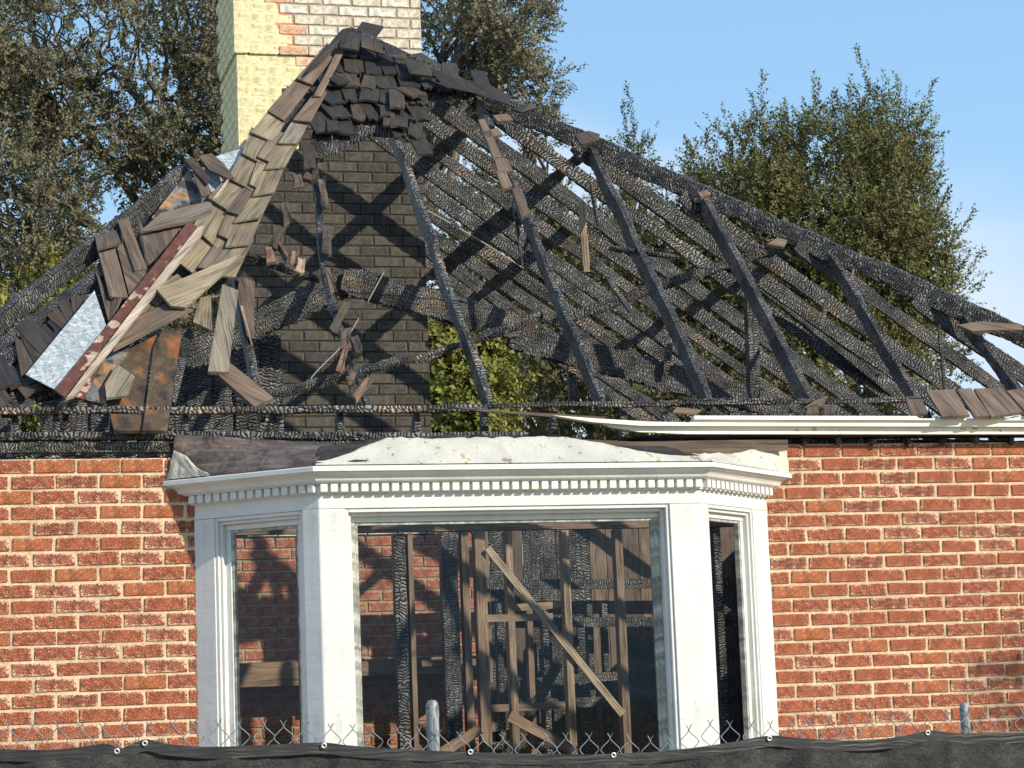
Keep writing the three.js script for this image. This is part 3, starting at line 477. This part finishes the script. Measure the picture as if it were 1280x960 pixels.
// swept mouldings round the three sides
function offsetPath(o) {
  const ln = panels.map(p => ({ p: p.P.clone().addScaledVector(p.n, o), d: p.d }));
  const cut = (a, b) => { const den = a.d.x * b.d.z - a.d.z * b.d.x, w = b.p.clone().sub(a.p), t = (w.x * b.d.z - w.z * b.d.x) / den; return a.p.clone().addScaledVector(a.d, t); };
  const wall = { p: V(0, 0, .0015), d: V(1, 0, 0) }; return [cut(ln[0], wall), cut(ln[0], ln[1]), cut(ln[1], ln[2]), cut(ln[2], wall)];
}
function sweepG(profile) {
  const pos = [], uv = []; const paths = profile.map(([o, y]) => offsetPath(o).map(p => V(p.x, y, p.z))); let v = 0;
  for (let i = 0; i < profile.length - 1; i++) { const h = Math.hypot(profile[i + 1][0] - profile[i][0], profile[i + 1][1] - profile[i][1]); let u = 0; for (let k = 0; k < 3; k++) { const a = paths[i][k], b = paths[i][k + 1], c = paths[i + 1][k], d = paths[i + 1][k + 1], l = a.distanceTo(b); for (const [p, U, W] of [[a, u, v], [b, u + l, v], [c, u, v + h], [b, u + l, v], [d, u + l, v + h], [c, u, v + h]]) { pos.push(p.x, p.y, p.z); uv.push(U, W); } u += l; } v += h; }
  return geo(pos, uv);
}
mesh('cornice', sweepG([[-.1, 3.066], [.038, 3.066], [.038, 3.072], [.05, 3.074], [.056, 3.080], [.060, 3.090], [.068, 3.100], [.082, 3.109], [.094, 3.114], [.094, 3.119], [.106, 3.120], [.106, 3.140], [.10, 3.145], [-.1, 3.147]]), white, bay);
mesh('dentil_band', sweepG([[-.02, 3.018], [.010, 3.018], [.010, 3.066]]), white, bay);
{
  const offs = offsetPath(.010);
  for (let k = 0; k < 3; k++) { const a = offs[k], b = offs[k + 1], d = b.clone().sub(a), L = d.length(), n = Math.round(L / .0505), p = panels[k]; d.normalize();
    const g = worldUV(new RoundedBoxGeometry(.036, .040, .032, 1, .003));
    for (let i = 0; i < n; i++) { const o = mesh('dentil', g, white, bay); o.quaternion.copy(p.q); o.position.copy(a).addScaledVector(d, (i + .5) * L / n).addScaledVector(p.n, .0145); o.position.y = 3.044; } }
}
// little bay roof: three facets of sheet metal, sooty on one side, peeling paint in front
function patch(name, c00, c10, c01, c11, m, bump, seed, top, nu = 40, nv = 12) {
  const pos = [], uv = [], idx = []; const nn = c10.clone().sub(c00).cross(c01.clone().sub(c00)).normalize();
  const lay = s => { for (let j = 0; j <= nv; j++) for (let i = 0; i <= nu; i++) { const u = i / nu, v = j / nv * (top ? top(u) : 1); const p = c00.clone().lerp(c10, u).lerp(c01.clone().lerp(c11, u), v).addScaledVector(nn, (fbm(u * 9 + seed, v * 4, seed, 3) - .5) * bump * (j ? 1 : 0) + s); pos.push(p.x, p.y, p.z); uv.push(u * c00.distanceTo(c10), v * c00.distanceTo(c01)); } };
  lay(0); lay(-.006); const S = (nu + 1) * (nv + 1);
  for (let j = 0; j < nv; j++) for (let i = 0; i < nu; i++) { const a = j * (nu + 1) + i; idx.push(a, a + 1, a + nu + 1, a + 1, a + nu + 2, a + nu + 1, S + a, S + a + nu + 1, S + a + 1, S + a + 1, S + a + nu + 1, S + a + nu + 2); }
  for (let i = 0; i < nu; i++) { const a = nv * (nu + 1) + i; idx.push(a, a + 1, S + a, a + 1, S + a + 1, S + a); }
  return mesh(name, geo(pos, uv, idx), m, bay);
}
{
  const E = offsetPath(.095).map(p => V(p.x, 3.149, p.z));
  const w0 = onZ(222, 543, .03), w1 = onZ(984, 562, .03);
  patch('bay_roof', E[0].clone(), E[1].clone(), w0, V(2.12, 3.30, .22), sootMetal, .05, 3);
  patch('bay_roof', E[1].clone(), E[2].clone(), V(2.10, 3.37, .10), V(3.78, 3.33, .10), sootW, .04, 5, u => .62 + .32 * Math.sin(u * Math.PI) + .06 * fbm(u * 14, 1, 1, 3));
  patch('bay_roof', E[1].clone().add(V(.01, .002, .004)), E[2].clone().add(V(-.01, .002, .004)), V(2.10, 3.40, .16), V(3.80, 3.40, .16), peel, .006, 9, u => (.10 + .56 * sstep(.0, .20, u) * (1 - .94 * sstep(.66, .96, u))) * (.93 + .14 * fbm(u * 46, 2, 2, 4)), 120, 10);
  patch('bay_roof', E[2].clone(), E[3].clone(), V(3.93, 3.22, .30), w1, peel, .03, 12);
  patch('bay_roof', E[0].clone().add(V(.004, .002, .012)), E[0].clone().lerp(E[1], .30).add(V(0, .002, .012)), w0.clone().lerp(E[0], .35).add(V(0, 0, .012)), w0.clone().lerp(E[0], .62).lerp(E[1], .22).add(V(0, .0, .014)), peel, .012, 15, u => 1 - .75 * sstep(.4, 1, u), 20, 8);
  mesh('flashing', slabG([[640, 545], [790, 552], [985, 549], [985, 558], [800, 565], [700, 556], [640, 551]].map(p => onZ(...p, .06)), V(0, 0, 1), .01, V(1, 0, 0)), brownW[1], bay);
  mesh('flashing', slabG([[790, 566], [900, 560], [985, 556], [985, 562], [900, 570], [815, 577]].map(p => onZ(...p, .10)), V(0, 0, 1), .01, V(1, 0, 0)), brownW[0], bay);
}

// ---------------------------------------------------------------- stud walls inside
const studs = part('stud_wall', house);
{
  const s = (a, b, z, w, m) => beam('stud', studs, onZ(...a, z), onZ(...b, z), .09, w, V(1, 0, 0), m, sawn);
  const zs = -3.6;
  const vert = (px, w, m, y0 = .62, y1 = 3.14) => { const x = onZ(px, 760, zs).x; beam('stud', studs, V(x, y0, zs), V(x, y1, zs), .09, w, V(1, 0, 0), m, sawn); };
  vert(272, .05, studDark); vert(281, .05, studW[1]); vert(377, .05, studW[1]); vert(500, .075, studDark); vert(514, .035, studW[1]); vert(562, .11, studDark); vert(582, .05, studW[1]); vert(601, .075, studW[0]); vert(637, .048, studW[2]); vert(708, .05, studW[2]); vert(775, .055, studW[1]); vert(898, .05, studDark); vert(845, .05, studDark); vert(960, .05, studDark);
  beam('top_plate', studs, V(1.0, 3.185, zs), V(6.8, 3.185, zs), .09, .075, up, studW[1], sawn);
  const rail = (a, b, h, m, dz = 0) => beam('rail', studs, onZ(...a, zs + dz), onZ(...b, zs + dz), .05, h, up, m, sawn);
  rail([606, 773], [690, 771], .05, studW[0], .02); rail([640, 760], [712, 755], .05, studW[0], -.06); rail([612, 886], [712, 881], .05, studW[1]); rail([440, 836], [602, 832], .10, studW[1], -.5);
  beam('brace', studs, onZ(609, 685, zs + .06), onZ(778, 893, zs + .06), .025, .052, up, wood(.62, .50, .37), sawn);
  beam('brace', studs, onZ(600, 912, zs + .3), onZ(540, 948, zs + .3), .04, .07, up, studW[0], sawn);
  beam('brace', studs, onZ(636, 895, zs + .3), onZ(720, 940, zs + .3), .04, .07, up, studW[0], sawn);
  for (const [px, m, z] of [[593, studW[0], -5.6], [622, studDark, -5.6], [660, studW[1], -5.8], [679, studDark, -5.8], [735, studDark, -6.2], [754, studDark, -6.2], [820, studDark, -6]]) { const x = onZ(px, 760, z).x; beam('stud', studs, V(x, .62, z), V(x, 2.75, z), .09, .045, V(1, 0, 0), m, sawn); }
  for (const [y, z] of [[2.62, -5.9], [2.0, -6.1], [2.95, -6.4]]) beam('rail', studs, V(3.9, y, z), V(6.6, y - .05, z), .05, .08, up, studDark, sawn);
  beam('mantel_beam', studs, V(1.75, 2.24, -4.30), V(3.98, 2.24, -4.30), .22, .17, up, wood(.36, .24, .15), { rough: .006, wob: .01, step: .06 });
  const r = rng(8); // fallen, charred lumber in the far room
  for (let i = 0; i < 7; i++) { const x = 4.2 + r() * 2.4, y = .9 + r() * 1.7, z = -4.6 - r() * 1.7, a = r() * 6.28, l = .3 + r() * .7; beam('fallen_board', studs, V(x - Math.cos(a) * l, y - Math.sin(a) * l * .6, z), V(x + Math.cos(a) * l, y + Math.sin(a) * l * .6, z + (r() - .5)), .03, .05 + r() * .06, up, [charM(), charM(), studDark, charM()][Math.floor(r() * 4)], { rough: .008, step: .06 }); }
}

// ================================================================ chimney
const chimney = thing('brick_chimney', 'tall brick chimney, pale painted above the roof and sooty black below', 'chimney');
{
  const X0 = 2.37, X1 = 3.715, Z = -4.5, course = .0775, len = .216, stepY = 6.69;
  const mort = tex(256, 512, (i, j) => { // paint and soot on the joints, where the photograph shows them
    const x = 1.6 + i / 256 * 2.6, y = j / 512 * 8.2, n = fbm(x * 5, y * 5, 3, 4), f = fbm(x * 40, y * 40, 6, 2);
    let c; const bx = (y > stepY ? 2.63 : 2.86) + (n - .5) * .5;
    if (y < 3.15) c = [150, 132, 110]; else if (y < 5.9 || (y < 6.5 && x > 2.72)) c = [58, 55, 50]; else if (x < bx) c = [238, 225, 177]; else if (x < bx + .16) c = [206, 140, 104]; else c = [168, 152, 140];
    const k = .85 + .22 * n + .16 * (f - .5); return c.map(a => a * k); });
  const mm = std({ map: mort, bumpMap: sandB, bumpScale: .005, roughness: .93 });
  const uvc = g => { const p = g.attributes.position, uv = []; for (let i = 0; i < p.count; i++) uv.push((p.getX(i) - 1.6) / 2.6, p.getY(i) / 8.2); g.setAttribute('uv', new THREE.Float32BufferAttribute(uv, 2)); return g; };
  mesh('shaft', uvc(boxG(X0, X1, 3.2, stepY, Z - .72, Z)), mm, chimney);
  mesh('upper_shaft', uvc(boxG(X0 - .018, X1 + .018, stepY + .012, 7.95, Z - .74, Z + .018)), mm, chimney);
  mesh('shaft_joint', boxG(X0 + .02, X1 - .02, stepY - .01, stepY + .02, Z - .70, Z - .02), charM(), chimney);
  mesh('breast', uvc(boxG(1.8, 4.02, 0, 3.2, Z - .72, Z - .001)), mm, chimney);
  mesh('cap', boxG(X0 - .06, X1 + .06, 7.95, 8.05, Z - .78, Z + .06), mm, chimney);
  const r = rng(21), rest = { soot: [], inner: [], inner2: [], side: [] };
  for (let y = .1, row = 0; y < 7.93; y += course, row++) {
    const yc = y + course / 2, low = yc < 3.2, upper = yc > stepY; if (Math.abs(yc - stepY) < .03) { }
    const a0 = low ? 1.8 : X0 - (upper ? .018 : 0), a1 = low ? 4.02 : X1 + (upper ? .018 : 0), z = Z + (upper ? .018 : 0);
    for (let x = a0 - (row % 2) * len * .5 + (r() - .5) * .02; x < a1; x += len + (r() - .5) * .006) {
      let a = Math.max(x + .006, a0 + .001), b = Math.min(x + len - .006, a1 - .001); const R = [r(), r(), r(), r()]; if (b - a < .04) continue;
      const sx = (b - a) / .2, sy = (course - .012) / .064, xc = (a + b) / 2, v = Math.floor(R[0] * 5); let ms;
      const bx = (upper ? 2.63 : 2.88) + (fbm(xc * 5, yc * 5, 3, 4) - .5) * .5;
      if (low) ms = innerBrickMats; else if (yc < 5.9 || (yc < 6.5 && xc > 2.72)) ms = sootBrickMats; else if (xc < bx) ms = yellowBrickMats; else if (xc < bx + .16) ms = orangeBrickMats; else ms = whiteBrickMats;
      const dz = ms === yellowBrickMats ? -.0243 + R[1] * .0008 : -.019 + R[1] * .003;
      const shown = !low && yc > 3.62 && yc < 7.18;
      if (shown) { const o = mesh('brick', brickGeos[v], ms[Math.floor(R[2] * ms.length)], chimney); o.position.set(xc, yc, z + dz); o.scale.set(sx, sy, 1); }
      else { const g = brickGeos[v].clone(); g.scale(sx, sy, 1); g.translate(xc, yc, z + dz); (low ? (R[2] < .5 ? rest.inner : rest.inner2) : rest.soot).push(g); }
    }
    if (!low) for (let zz = Z - .02 - (row % 2) * .1; zz > Z - .7; zz -= len) { const g = brickGeos[row % 5].clone(); g.scale(1, (course - .012) / .064, 1); g.rotateY(-Math.PI / 2); g.translate((upper ? X0 - .018 : X0) + .019, yc, zz - .1); if (yc > 5.6) rest.side.push(g); }
  }
  mesh('brickwork', mergeGeometries(rest.inner), innerBrickMats[0], chimney).userData.kind = 'stuff';
  mesh('brickwork', mergeGeometries(rest.inner2), innerBrickMats[1], chimney).userData.kind = 'stuff';
  mesh('brickwork', mergeGeometries(rest.soot), whiteBrickMats[0], chimney).userData.kind = 'stuff';
  mesh('side_brickwork', mergeGeometries(rest.side), yellowBrickMats[0], chimney).userData.kind = 'stuff';
}

// ================================================================ wires hanging in the roof
for (const [pts, label, m] of [
  [[[534, 263, -1.7], [575, 286, -1.8], [615, 310, -1.9], [652, 334, -2.0]], 'thin pale wire slung between the charred front rafters', std({ color: new THREE.Color(.4, .37, .32) })],
  [[[366, 500, -.5], [398, 462, -.9], [430, 428, -1.3], [480, 340, -1.9]], 'thin grey wire rising from the eave in front of the sooty chimney', std({ color: new THREE.Color(.25, .24, .22) })]]) {
  const o = mesh(numbered('hanging_wire'), tubeG(pts.map(([x, y, z]) => onZ(x, y, z)), .004, 40, 5), m, scene); o.userData = { label, category: 'wire' };
}

// ================================================================ fence and its screen
const FZ = 4.3;
{
  const fence = thing('chain_link_fence', 'galvanised chain link fence with round posts in front of the house', 'fence');
  for (const [px, py, r] of [[540, 877, .0215], [1205, 880, .017]]) {
    const p = onZ(px, py, FZ - .035); const g = new THREE.LatheGeometry([[0, p.y + .006], [r * .55, p.y + .004], [r * .9, p.y - .006], [r, p.y - .02], [r, p.y - .05], [r * .96, p.y - .052], [r * .96, 0]].map(q => new THREE.Vector2(...q)), 24); const o = mesh('post', g, zinc, fence); o.position.set(p.x, 0, p.z);
  }
  // zigzag wires, twisted into a pair of barbs at the top
  const topPx = [[-30, 904], [60, 902], [120, 905], [240, 900], [340, 900], [420, 905], [520, 908], [600, 918], [690, 916], [770, 917], [820, 921], [850, 918], [870, 900], [960, 902], [1060, 895], [1160, 893], [1210, 888], [1320, 884]];
  const topY = x => { let P = topPx.map(p => onZ(p[0], p[1], FZ)); for (let i = 0; i < P.length - 1; i++) if (x <= P[i + 1].x) return lerp(P[i].y, P[i + 1].y, clamp((x - P[i].x) / (P[i + 1].x - P[i].x))); return P[P.length - 1].y; };
  const r = rng(55), W = .071, rows = 5; let k = 0;
  for (let x = .12; x < 4.05; x += W / 2, k++) {
    if (k % 2) continue; const yt = topY(x) - .018; const jx = (r() - .5) * .012, jy = (r() - .5) * .006;
    // one wire runs down from its apex to the right, the next from its apex to the left
    for (const s of [-1, 1]) {
      const pts = [V(x + s * (.007 + r() * .004) + jx, yt + .017 + r() * .004, FZ + s * .003), V(x + s * .002 + jx, yt + .008, FZ - s * .003), V(x - s * .001 + jx, yt + jy, FZ + s * .003)];
      for (let q = 1; q <= rows; q++) { const xx = x + s * (q % 2 ? W / 2 - .003 : .002) + jx * (1 - q / rows); pts.push(V(xx, yt - q * W / 2 + .004, FZ + (q % 2 ? s : -s) * .003), V(xx, yt - q * W / 2 - .004, FZ + (q % 2 ? -s : s) * .003)); }
      const c = new THREE.CurvePath(); for (let i = 0; i < pts.length - 1; i++) c.add(new THREE.LineCurve3(pts[i], pts[i + 1]));
      mesh('wire', new THREE.TubeGeometry(c, pts.length * 2, .0017, 5), zinc, fence);
    }
  }
}
{
  const scr = thing('privacy_screen', 'black woven privacy screen with metal grommets tied along the fence', 'screen');
  const top = [[-60, 936], [0, 937], [60, 938], [110, 933], [132, 930], [150, 936], [180, 925], [205, 930], [250, 934], [330, 932], [405, 929], [430, 932], [500, 937], [590, 941], [680, 943], [760, 943], [830, 939], [900, 930], [962, 920], [990, 923], [1060, 926], [1110, 923], [1160, 914], [1185, 917], [1280, 916], [1340, 915]].map(p => onZ(...p, FZ + .02));
  const cur = new THREE.CatmullRomCurve3(top), N = 260, cl = std({ map: tex(512, 256, (i, j) => { const n = fbm(i / 512 * 10, j / 256 * 10, 3, 4, 10, 10), f = h3(i >> 1, j >> 1, 4), g = fbm(i / 512 * 90, j / 256 * 90, 9, 2, 90, 90); let v = 30 + 62 * (f - .35) * sstep(.3, .6, g) + 22 * sstep(.4, .8, n); return [v, v * .99, v * .94]; }), bumpMap: sandB, bumpScale: .004, roughness: .8 });
  const hemM = std({ color: new THREE.Color(.018, .018, .019), roughness: .5, bumpMap: grainB, bumpScale: .002 });
  const sheet = (y0, y1, dz, amp, nv) => { const pos = [], uv = [], idx = []; for (let j = 0; j <= nv; j++) for (let i = 0; i <= N; i++) { const p = cur.getPoint(i / N), t = j / nv, y = lerp(y0, y1, t); const w = fbm(p.x * 5, y * 2.2 + 4, 2, 3) * amp + fbm(p.x * 16, y * 4, 12, 2) * amp * .35; pos.push(p.x, p.y + y, p.z + dz + w); uv.push(p.x / .5, (p.y + y) / .25); } for (let j = 0; j < nv; j++) for (let i = 0; i < N; i++) { const a = j * (N + 1) + i; idx.push(a, a + N + 1, a + 1, a + 1, a + N + 1, a + N + 2); } return geo(pos, uv, idx); };
  mesh('fabric', sheet(-.030, -1.9, -.012, .06, 40), cl, scr); mesh('hem', sheet(.002, -.034, .022, .014, 5), hemM, scr);
  const gm = std({ color: new THREE.Color(.62, .62, .58), metalness: .7, roughness: .35 });
  for (const [px, py] of [[146, 939], [181, 929], [405, 932], [588, 940], [962, 923], [1160, 916], [767, 944]]) { const p = onZ(px, py, FZ + .056); const g = new THREE.TorusGeometry(.0066, .0028, 8, 18); const o = mesh('grommet', g, gm, scr); o.position.copy(p); o.scale.z = .6; }
}

// ================================================================ trees and shrubs
function leafSprig(seed, leaf, n, len, wide) { // a twig with n small folded leaves
  const r = rng(seed), pos = [], idx = [], uv = [];
  for (let i = 0; i < n; i++) {
    const t = (i + .5) / n, base = V((r() - .5) * .02, t * len, (r() - .5) * .02), a = i * 2.4 + r(), el = .2 + r() * .9, L = leaf * (.7 + .6 * r()), Wd = L * wide;
    const d = V(Math.cos(a) * Math.cos(el), Math.sin(el), Math.sin(a) * Math.cos(el)), s = d.clone().cross(V(0, 1, 0)).normalize(), nn = s.clone().cross(d).normalize();
    const p0 = base, p1 = base.clone().addScaledVector(d, L * .5).addScaledVector(s, Wd * .5).addScaledVector(nn, L * .08), p2 = base.clone().addScaledVector(d, L).addScaledVector(nn, -L * .08), p3 = base.clone().addScaledVector(d, L * .5).addScaledVector(s, -Wd * .5).addScaledVector(nn, L * .08);
    const o = pos.length / 3; for (const p of [p0, p1, p2, p3]) { pos.push(p.x, p.y, p.z); uv.push(0, 0); } idx.push(o, o + 1, o + 2, o, o + 2, o + 3);
  }
  const o = pos.length / 3; for (const p of [V(-.002, 0, 0), V(.002, 0, 0), V(0, len, 0)]) { pos.push(p.x, p.y, p.z); uv.push(0, 0); } idx.push(o, o + 1, o + 2);
  return geo(pos, uv, idx);
}
const leafM = new THREE.MeshPhysicalMaterial({ color: 0xffffff, roughness: .62, side: THREE.DoubleSide, transmission: .3, thickness: 0, specularIntensity: .55 });
const bark = std({ map: stain([[96, 88, 78], [130, 122, 110], [80, 72, 64], [150, 142, 130]], 81, 4, 8), bumpMap: sandB, bumpScale: .006, roughness: .95 });
function limb(pts, r0, r1, seg = 14, rad = 7) { // tapered tube
  const c = new THREE.CatmullRomCurve3(pts), g = new THREE.TubeGeometry(c, seg, 1, rad), p = g.attributes.position; const cen = []; for (let i = 0; i <= seg; i++) cen.push(c.getPointAt(i / seg));
  for (let i = 0; i <= seg; i++) for (let k = 0; k <= rad; k++) { const q = i * (rad + 1) + k, R = lerp(r0, r1, i / seg); p.setXYZ(q, cen[i].x + (p.getX(q) - cen[i].x) * R, cen[i].y + (p.getY(q) - cen[i].y) * R, cen[i].z + (p.getZ(q) - cen[i].z) * R); }
  const uv = g.attributes.uv, L = c.getLength(); for (let i = 0; i < uv.count; i++) uv.setXY(i, uv.getX(i) * L / .6, uv.getY(i) * (r0 > .1 ? 2 : 1)); g.computeVertexNormals(); return g;
}
function tree(name, label, category, base, lobes, o) {
  const T = thing(name, label, category, o.group); T.position.copy(base); const r = rng(o.seed), rn = () => (r() + r() + r() - 1.5) / 1.5;
  const limbs = [], clumps = [];
  const fork = V(0, o.fork, 0), wig = (a, b, amt) => { const L = a.distanceTo(b), q = []; const n = 5; for (let i = 0; i <= n; i++) { const t = i / n; q.push(a.clone().lerp(b, t).add(V(rn(), rn() * .6, rn()).multiplyScalar(amt * L * Math.sin(t * Math.PI)))); } return q; };
  if (o.fork > 0) limbs.push(limb(wig(V(0, 0, 0), fork, .08), o.r, o.r * .72, 16, 10));
  for (const [c, R, n, dens] of lobes) {
    const C = c.clone().sub(base), nb = o.limbs ?? 5, ends = [];
    for (let i = 0; i < nb; i++) { const e = C.clone().add(V(rn() * R.x * .75, rn() * R.y * .7, rn() * R.z * .7)); const path = wig(fork.clone().add(V(0, -r() * .6 * Math.min(1, o.fork), 0)), e, .16); limbs.push(limb(path, o.r * .36, o.r * .09, 18, 7)); for (let t = .3; t <= 1; t += .07) ends.push(new THREE.CatmullRomCurve3(path).getPoint(t)); }
    for (let i = 0; i < n; i++) {
      let d = V(rn(), rn(), rn()).normalize().multiplyScalar(Math.pow(.25 + .75 * r(), .5)); const q = C.clone().add(V(d.x * R.x, d.y * R.y, d.z * R.z));
      let best = ends[0], bd = 1e9; for (const e of ends) { const dd = e.distanceTo(q) + r() * .8; if (dd < bd) { bd = dd; best = e; } }
      limbs.push(limb(wig(best, q, .2), .018, .005, 8, 4)); clumps.push([q, (o.clump ?? .32) * (.7 + .6 * r()), dens * (.6 + .8 * r()), d]);
    }
  }
  mesh('trunk', mergeGeometries(limbs.map(g => g.index ? g : g)), bark, T);
  const mats = [], cols = []; const M = new THREE.Matrix4(), Q = new THREE.Quaternion();
  const add = (p, dir, s) => { Q.setFromUnitVectors(V(0, 1, 0), dir.normalize()); Q.multiply(new THREE.Quaternion().setFromAxisAngle(V(0, 1, 0), r() * 6.28)); mats.push(new THREE.Matrix4().compose(p, Q.clone(), V(s, s, s))); const c = o.cols[Math.floor(r() * r() * o.cols.length)], k = .75 + .5 * r(); cols.push(new THREE.Color(c[0] * k, c[1] * k, c[2] * k)); };
  for (const [q, R, dn, d] of clumps) {
    for (let i = 0; i < dn; i++) { const off = V(rn(), rn(), rn()).multiplyScalar(R * 1.15); add(q.clone().add(off), off.clone().normalize().add(V(0, .5, 0)).add(d.clone().multiplyScalar(.5)), .75 + .5 * r()); }
    if (o.spray && r() < o.spray) { const u = V(d.x * .7 + rn() * .35, Math.max(.35, d.y) + .5, d.z * .5 + rn() * .3).normalize(), L = .22 + r() * .45; for (let t = 0; t < L; t += .045) add(q.clone().addScaledVector(u, t + .1).add(V(rn(), rn(), rn()).multiplyScalar(.035 * (1 - t / L) + .01)), u.clone().add(V(rn() * .7, rn() * .4, rn() * .7)), .8 + .4 * r()); }
  }
  const g = leafSprig(o.seed, o.leaf ?? .045, o.nleaf ?? 9, o.slen ?? .13, o.wide ?? .5), im = new THREE.InstancedMesh(g, leafM, mats.length); im.name = 'crown'; im.userData.kind = 'stuff';
  mats.forEach((m, i) => { im.setMatrixAt(i, m); im.setColorAt(i, cols[i]); }); im.castShadow = im.receiveShadow = true; T.add(im);
  return T;
}
const at = (px, py, z) => onZ(px, py, z);
const olive = [[.205, .195, .11], [.23, .212, .13], [.17, .165, .09], [.25, .21, .135], [.225, .16, .09]];
const greenY = [[.18, .175, .055], [.145, .15, .05], [.215, .20, .07], [.11, .125, .045]];
const dull = [[.135, .14, .055], [.16, .155, .07], [.11, .12, .05], [.19, .165, .08]];
const bright = [[.26, .27, .05], [.21, .245, .045], [.31, .28, .065], [.27, .19, .06], [.14, .18, .04]];
// the big oak: crown to both sides of the chimney
tree('oak_tree', 'large grey-olive oak with crooked limbs spreading behind the brick chimney', 'tree', at(425, 500, -13).setY(0), [
  [at(120, 90, -12.5), V(2.6, 1.5, 1.6), 200, 46], [at(10, 270, -12), V(.9, 1.2, 1.2), 50, 44], [at(250, 240, -12.5), V(.7, .8, 1.0), 24, 36], [at(120, 390, -12), V(2.2, .7, 1.3), 70, 50], [at(600, 20, -13), V(.95, .9, 1.0), 42, 44], [at(600, 105, -13), V(1.1, .55, .8), 24, 40]],
  { seed: 11, fork: 6.3, r: .28, limbs: 8, cols: olive, clump: .30, leaf: .046, nleaf: 9, slen: .12, spray: .25 });
tree('evergreen_tree', 'dense yellow-green tree with upright shoots behind the hip rafter', 'tree', V(11.2, 0, -13.5), [
  [at(1030, 300, -13), V(1.25, 1.45, 1.4), 135, 50], [at(925, 265, -13), V(.75, .95, 1.0), 60, 46], [at(1110, 340, -13), V(.75, 1.15, 1.0), 80, 46], [at(1110, 190, -13), V(.45, .7, .6), 30, 44], [at(1020, 470, -12.5), V(1.7, .9, 1.2), 80, 46]],
  { seed: 23, fork: 3.4, r: .22, limbs: 6, cols: greenY, clump: .27, leaf: .044, nleaf: 9, slen: .13, spray: .55 });
tree('evergreen_tree', 'dull green tree seen through the rafters beside the chimney', 'tree', V(7.6, 0, -14), [
  [at(740, 370, -13.5), V(1.3, 1.1, 1.2), 90, 50], [at(630, 330, -13.5), V(.9, 1.2, 1.0), 60, 46], [at(850, 380, -13.5), V(1.0, .95, 1.0), 70, 50], [at(760, 460, -12.5), V(2.0, .8, 1.2), 90, 50], [at(795, 205, -14), V(.2, .25, .3), 6, 30], [at(665, 170, -14), V(.3, .3, .3), 8, 34]],
  { seed: 37, fork: 3.0, r: .2, limbs: 6, cols: dull, clump: .27, leaf: .044, nleaf: 9, slen: .13, spray: .5 });
tree('leafy_shrub', 'sunlit yellow-green shrub right behind the sooty chimney', 'shrub', V(5.05, 0, -7.4).setX(at(590, 480, -10).x).setZ(-10), [[at(584, 482, -10), V(.40, .72, .4), 50, 44], [at(590, 560, -10), V(.5, .8, .45), 34, 40]],
  { seed: 51, fork: 2.6, r: .09, limbs: 4, cols: bright, clump: .22, leaf: .055, nleaf: 9, slen: .12, wide: .55 });
tree('leafy_shrub', 'yellow and green shrub behind the low left eave of the roof', 'shrub', at(60, 480, -10).setY(0), [[at(40, 430, -10), V(1.2, .8, .6), 60, 40], [at(60, 545, -10), V(1.3, .6, .6), 50, 40]],
  { seed: 61, fork: 2.6, r: .09, limbs: 4, cols: bright.concat(greenY), clump: .24, leaf: .055, nleaf: 9, slen: .12, wide: .55 });
tree('leafy_shrub', 'dark leafy shrub growing outside the opening in the back wall', 'shrub', at(800, 820, -10).setY(0), [[at(795, 815, -10), V(.7, .9, .4), 40, 40]],
  { seed: 71, fork: .9, r: .06, limbs: 4, cols: dull, clump: .22, leaf: .055, nleaf: 9, slen: .12 });

tree('yard_tree', 'slender young tree standing in the front yard outside the fence', 'tree', V(9.75, 0, 4.2), [[V(9.5, 4.63, 4.05), V(.30, .07, .2), 8, 9], [V(9.16, 4.78, 4.0), V(.06, .12, .1), 3, 9]],
  { seed: 83, fork: 4.2, r: .05, limbs: 3, cols: dull, clump: .10, leaf: .05, nleaf: 8, slen: .12 });

renderer.render(scene, camera);
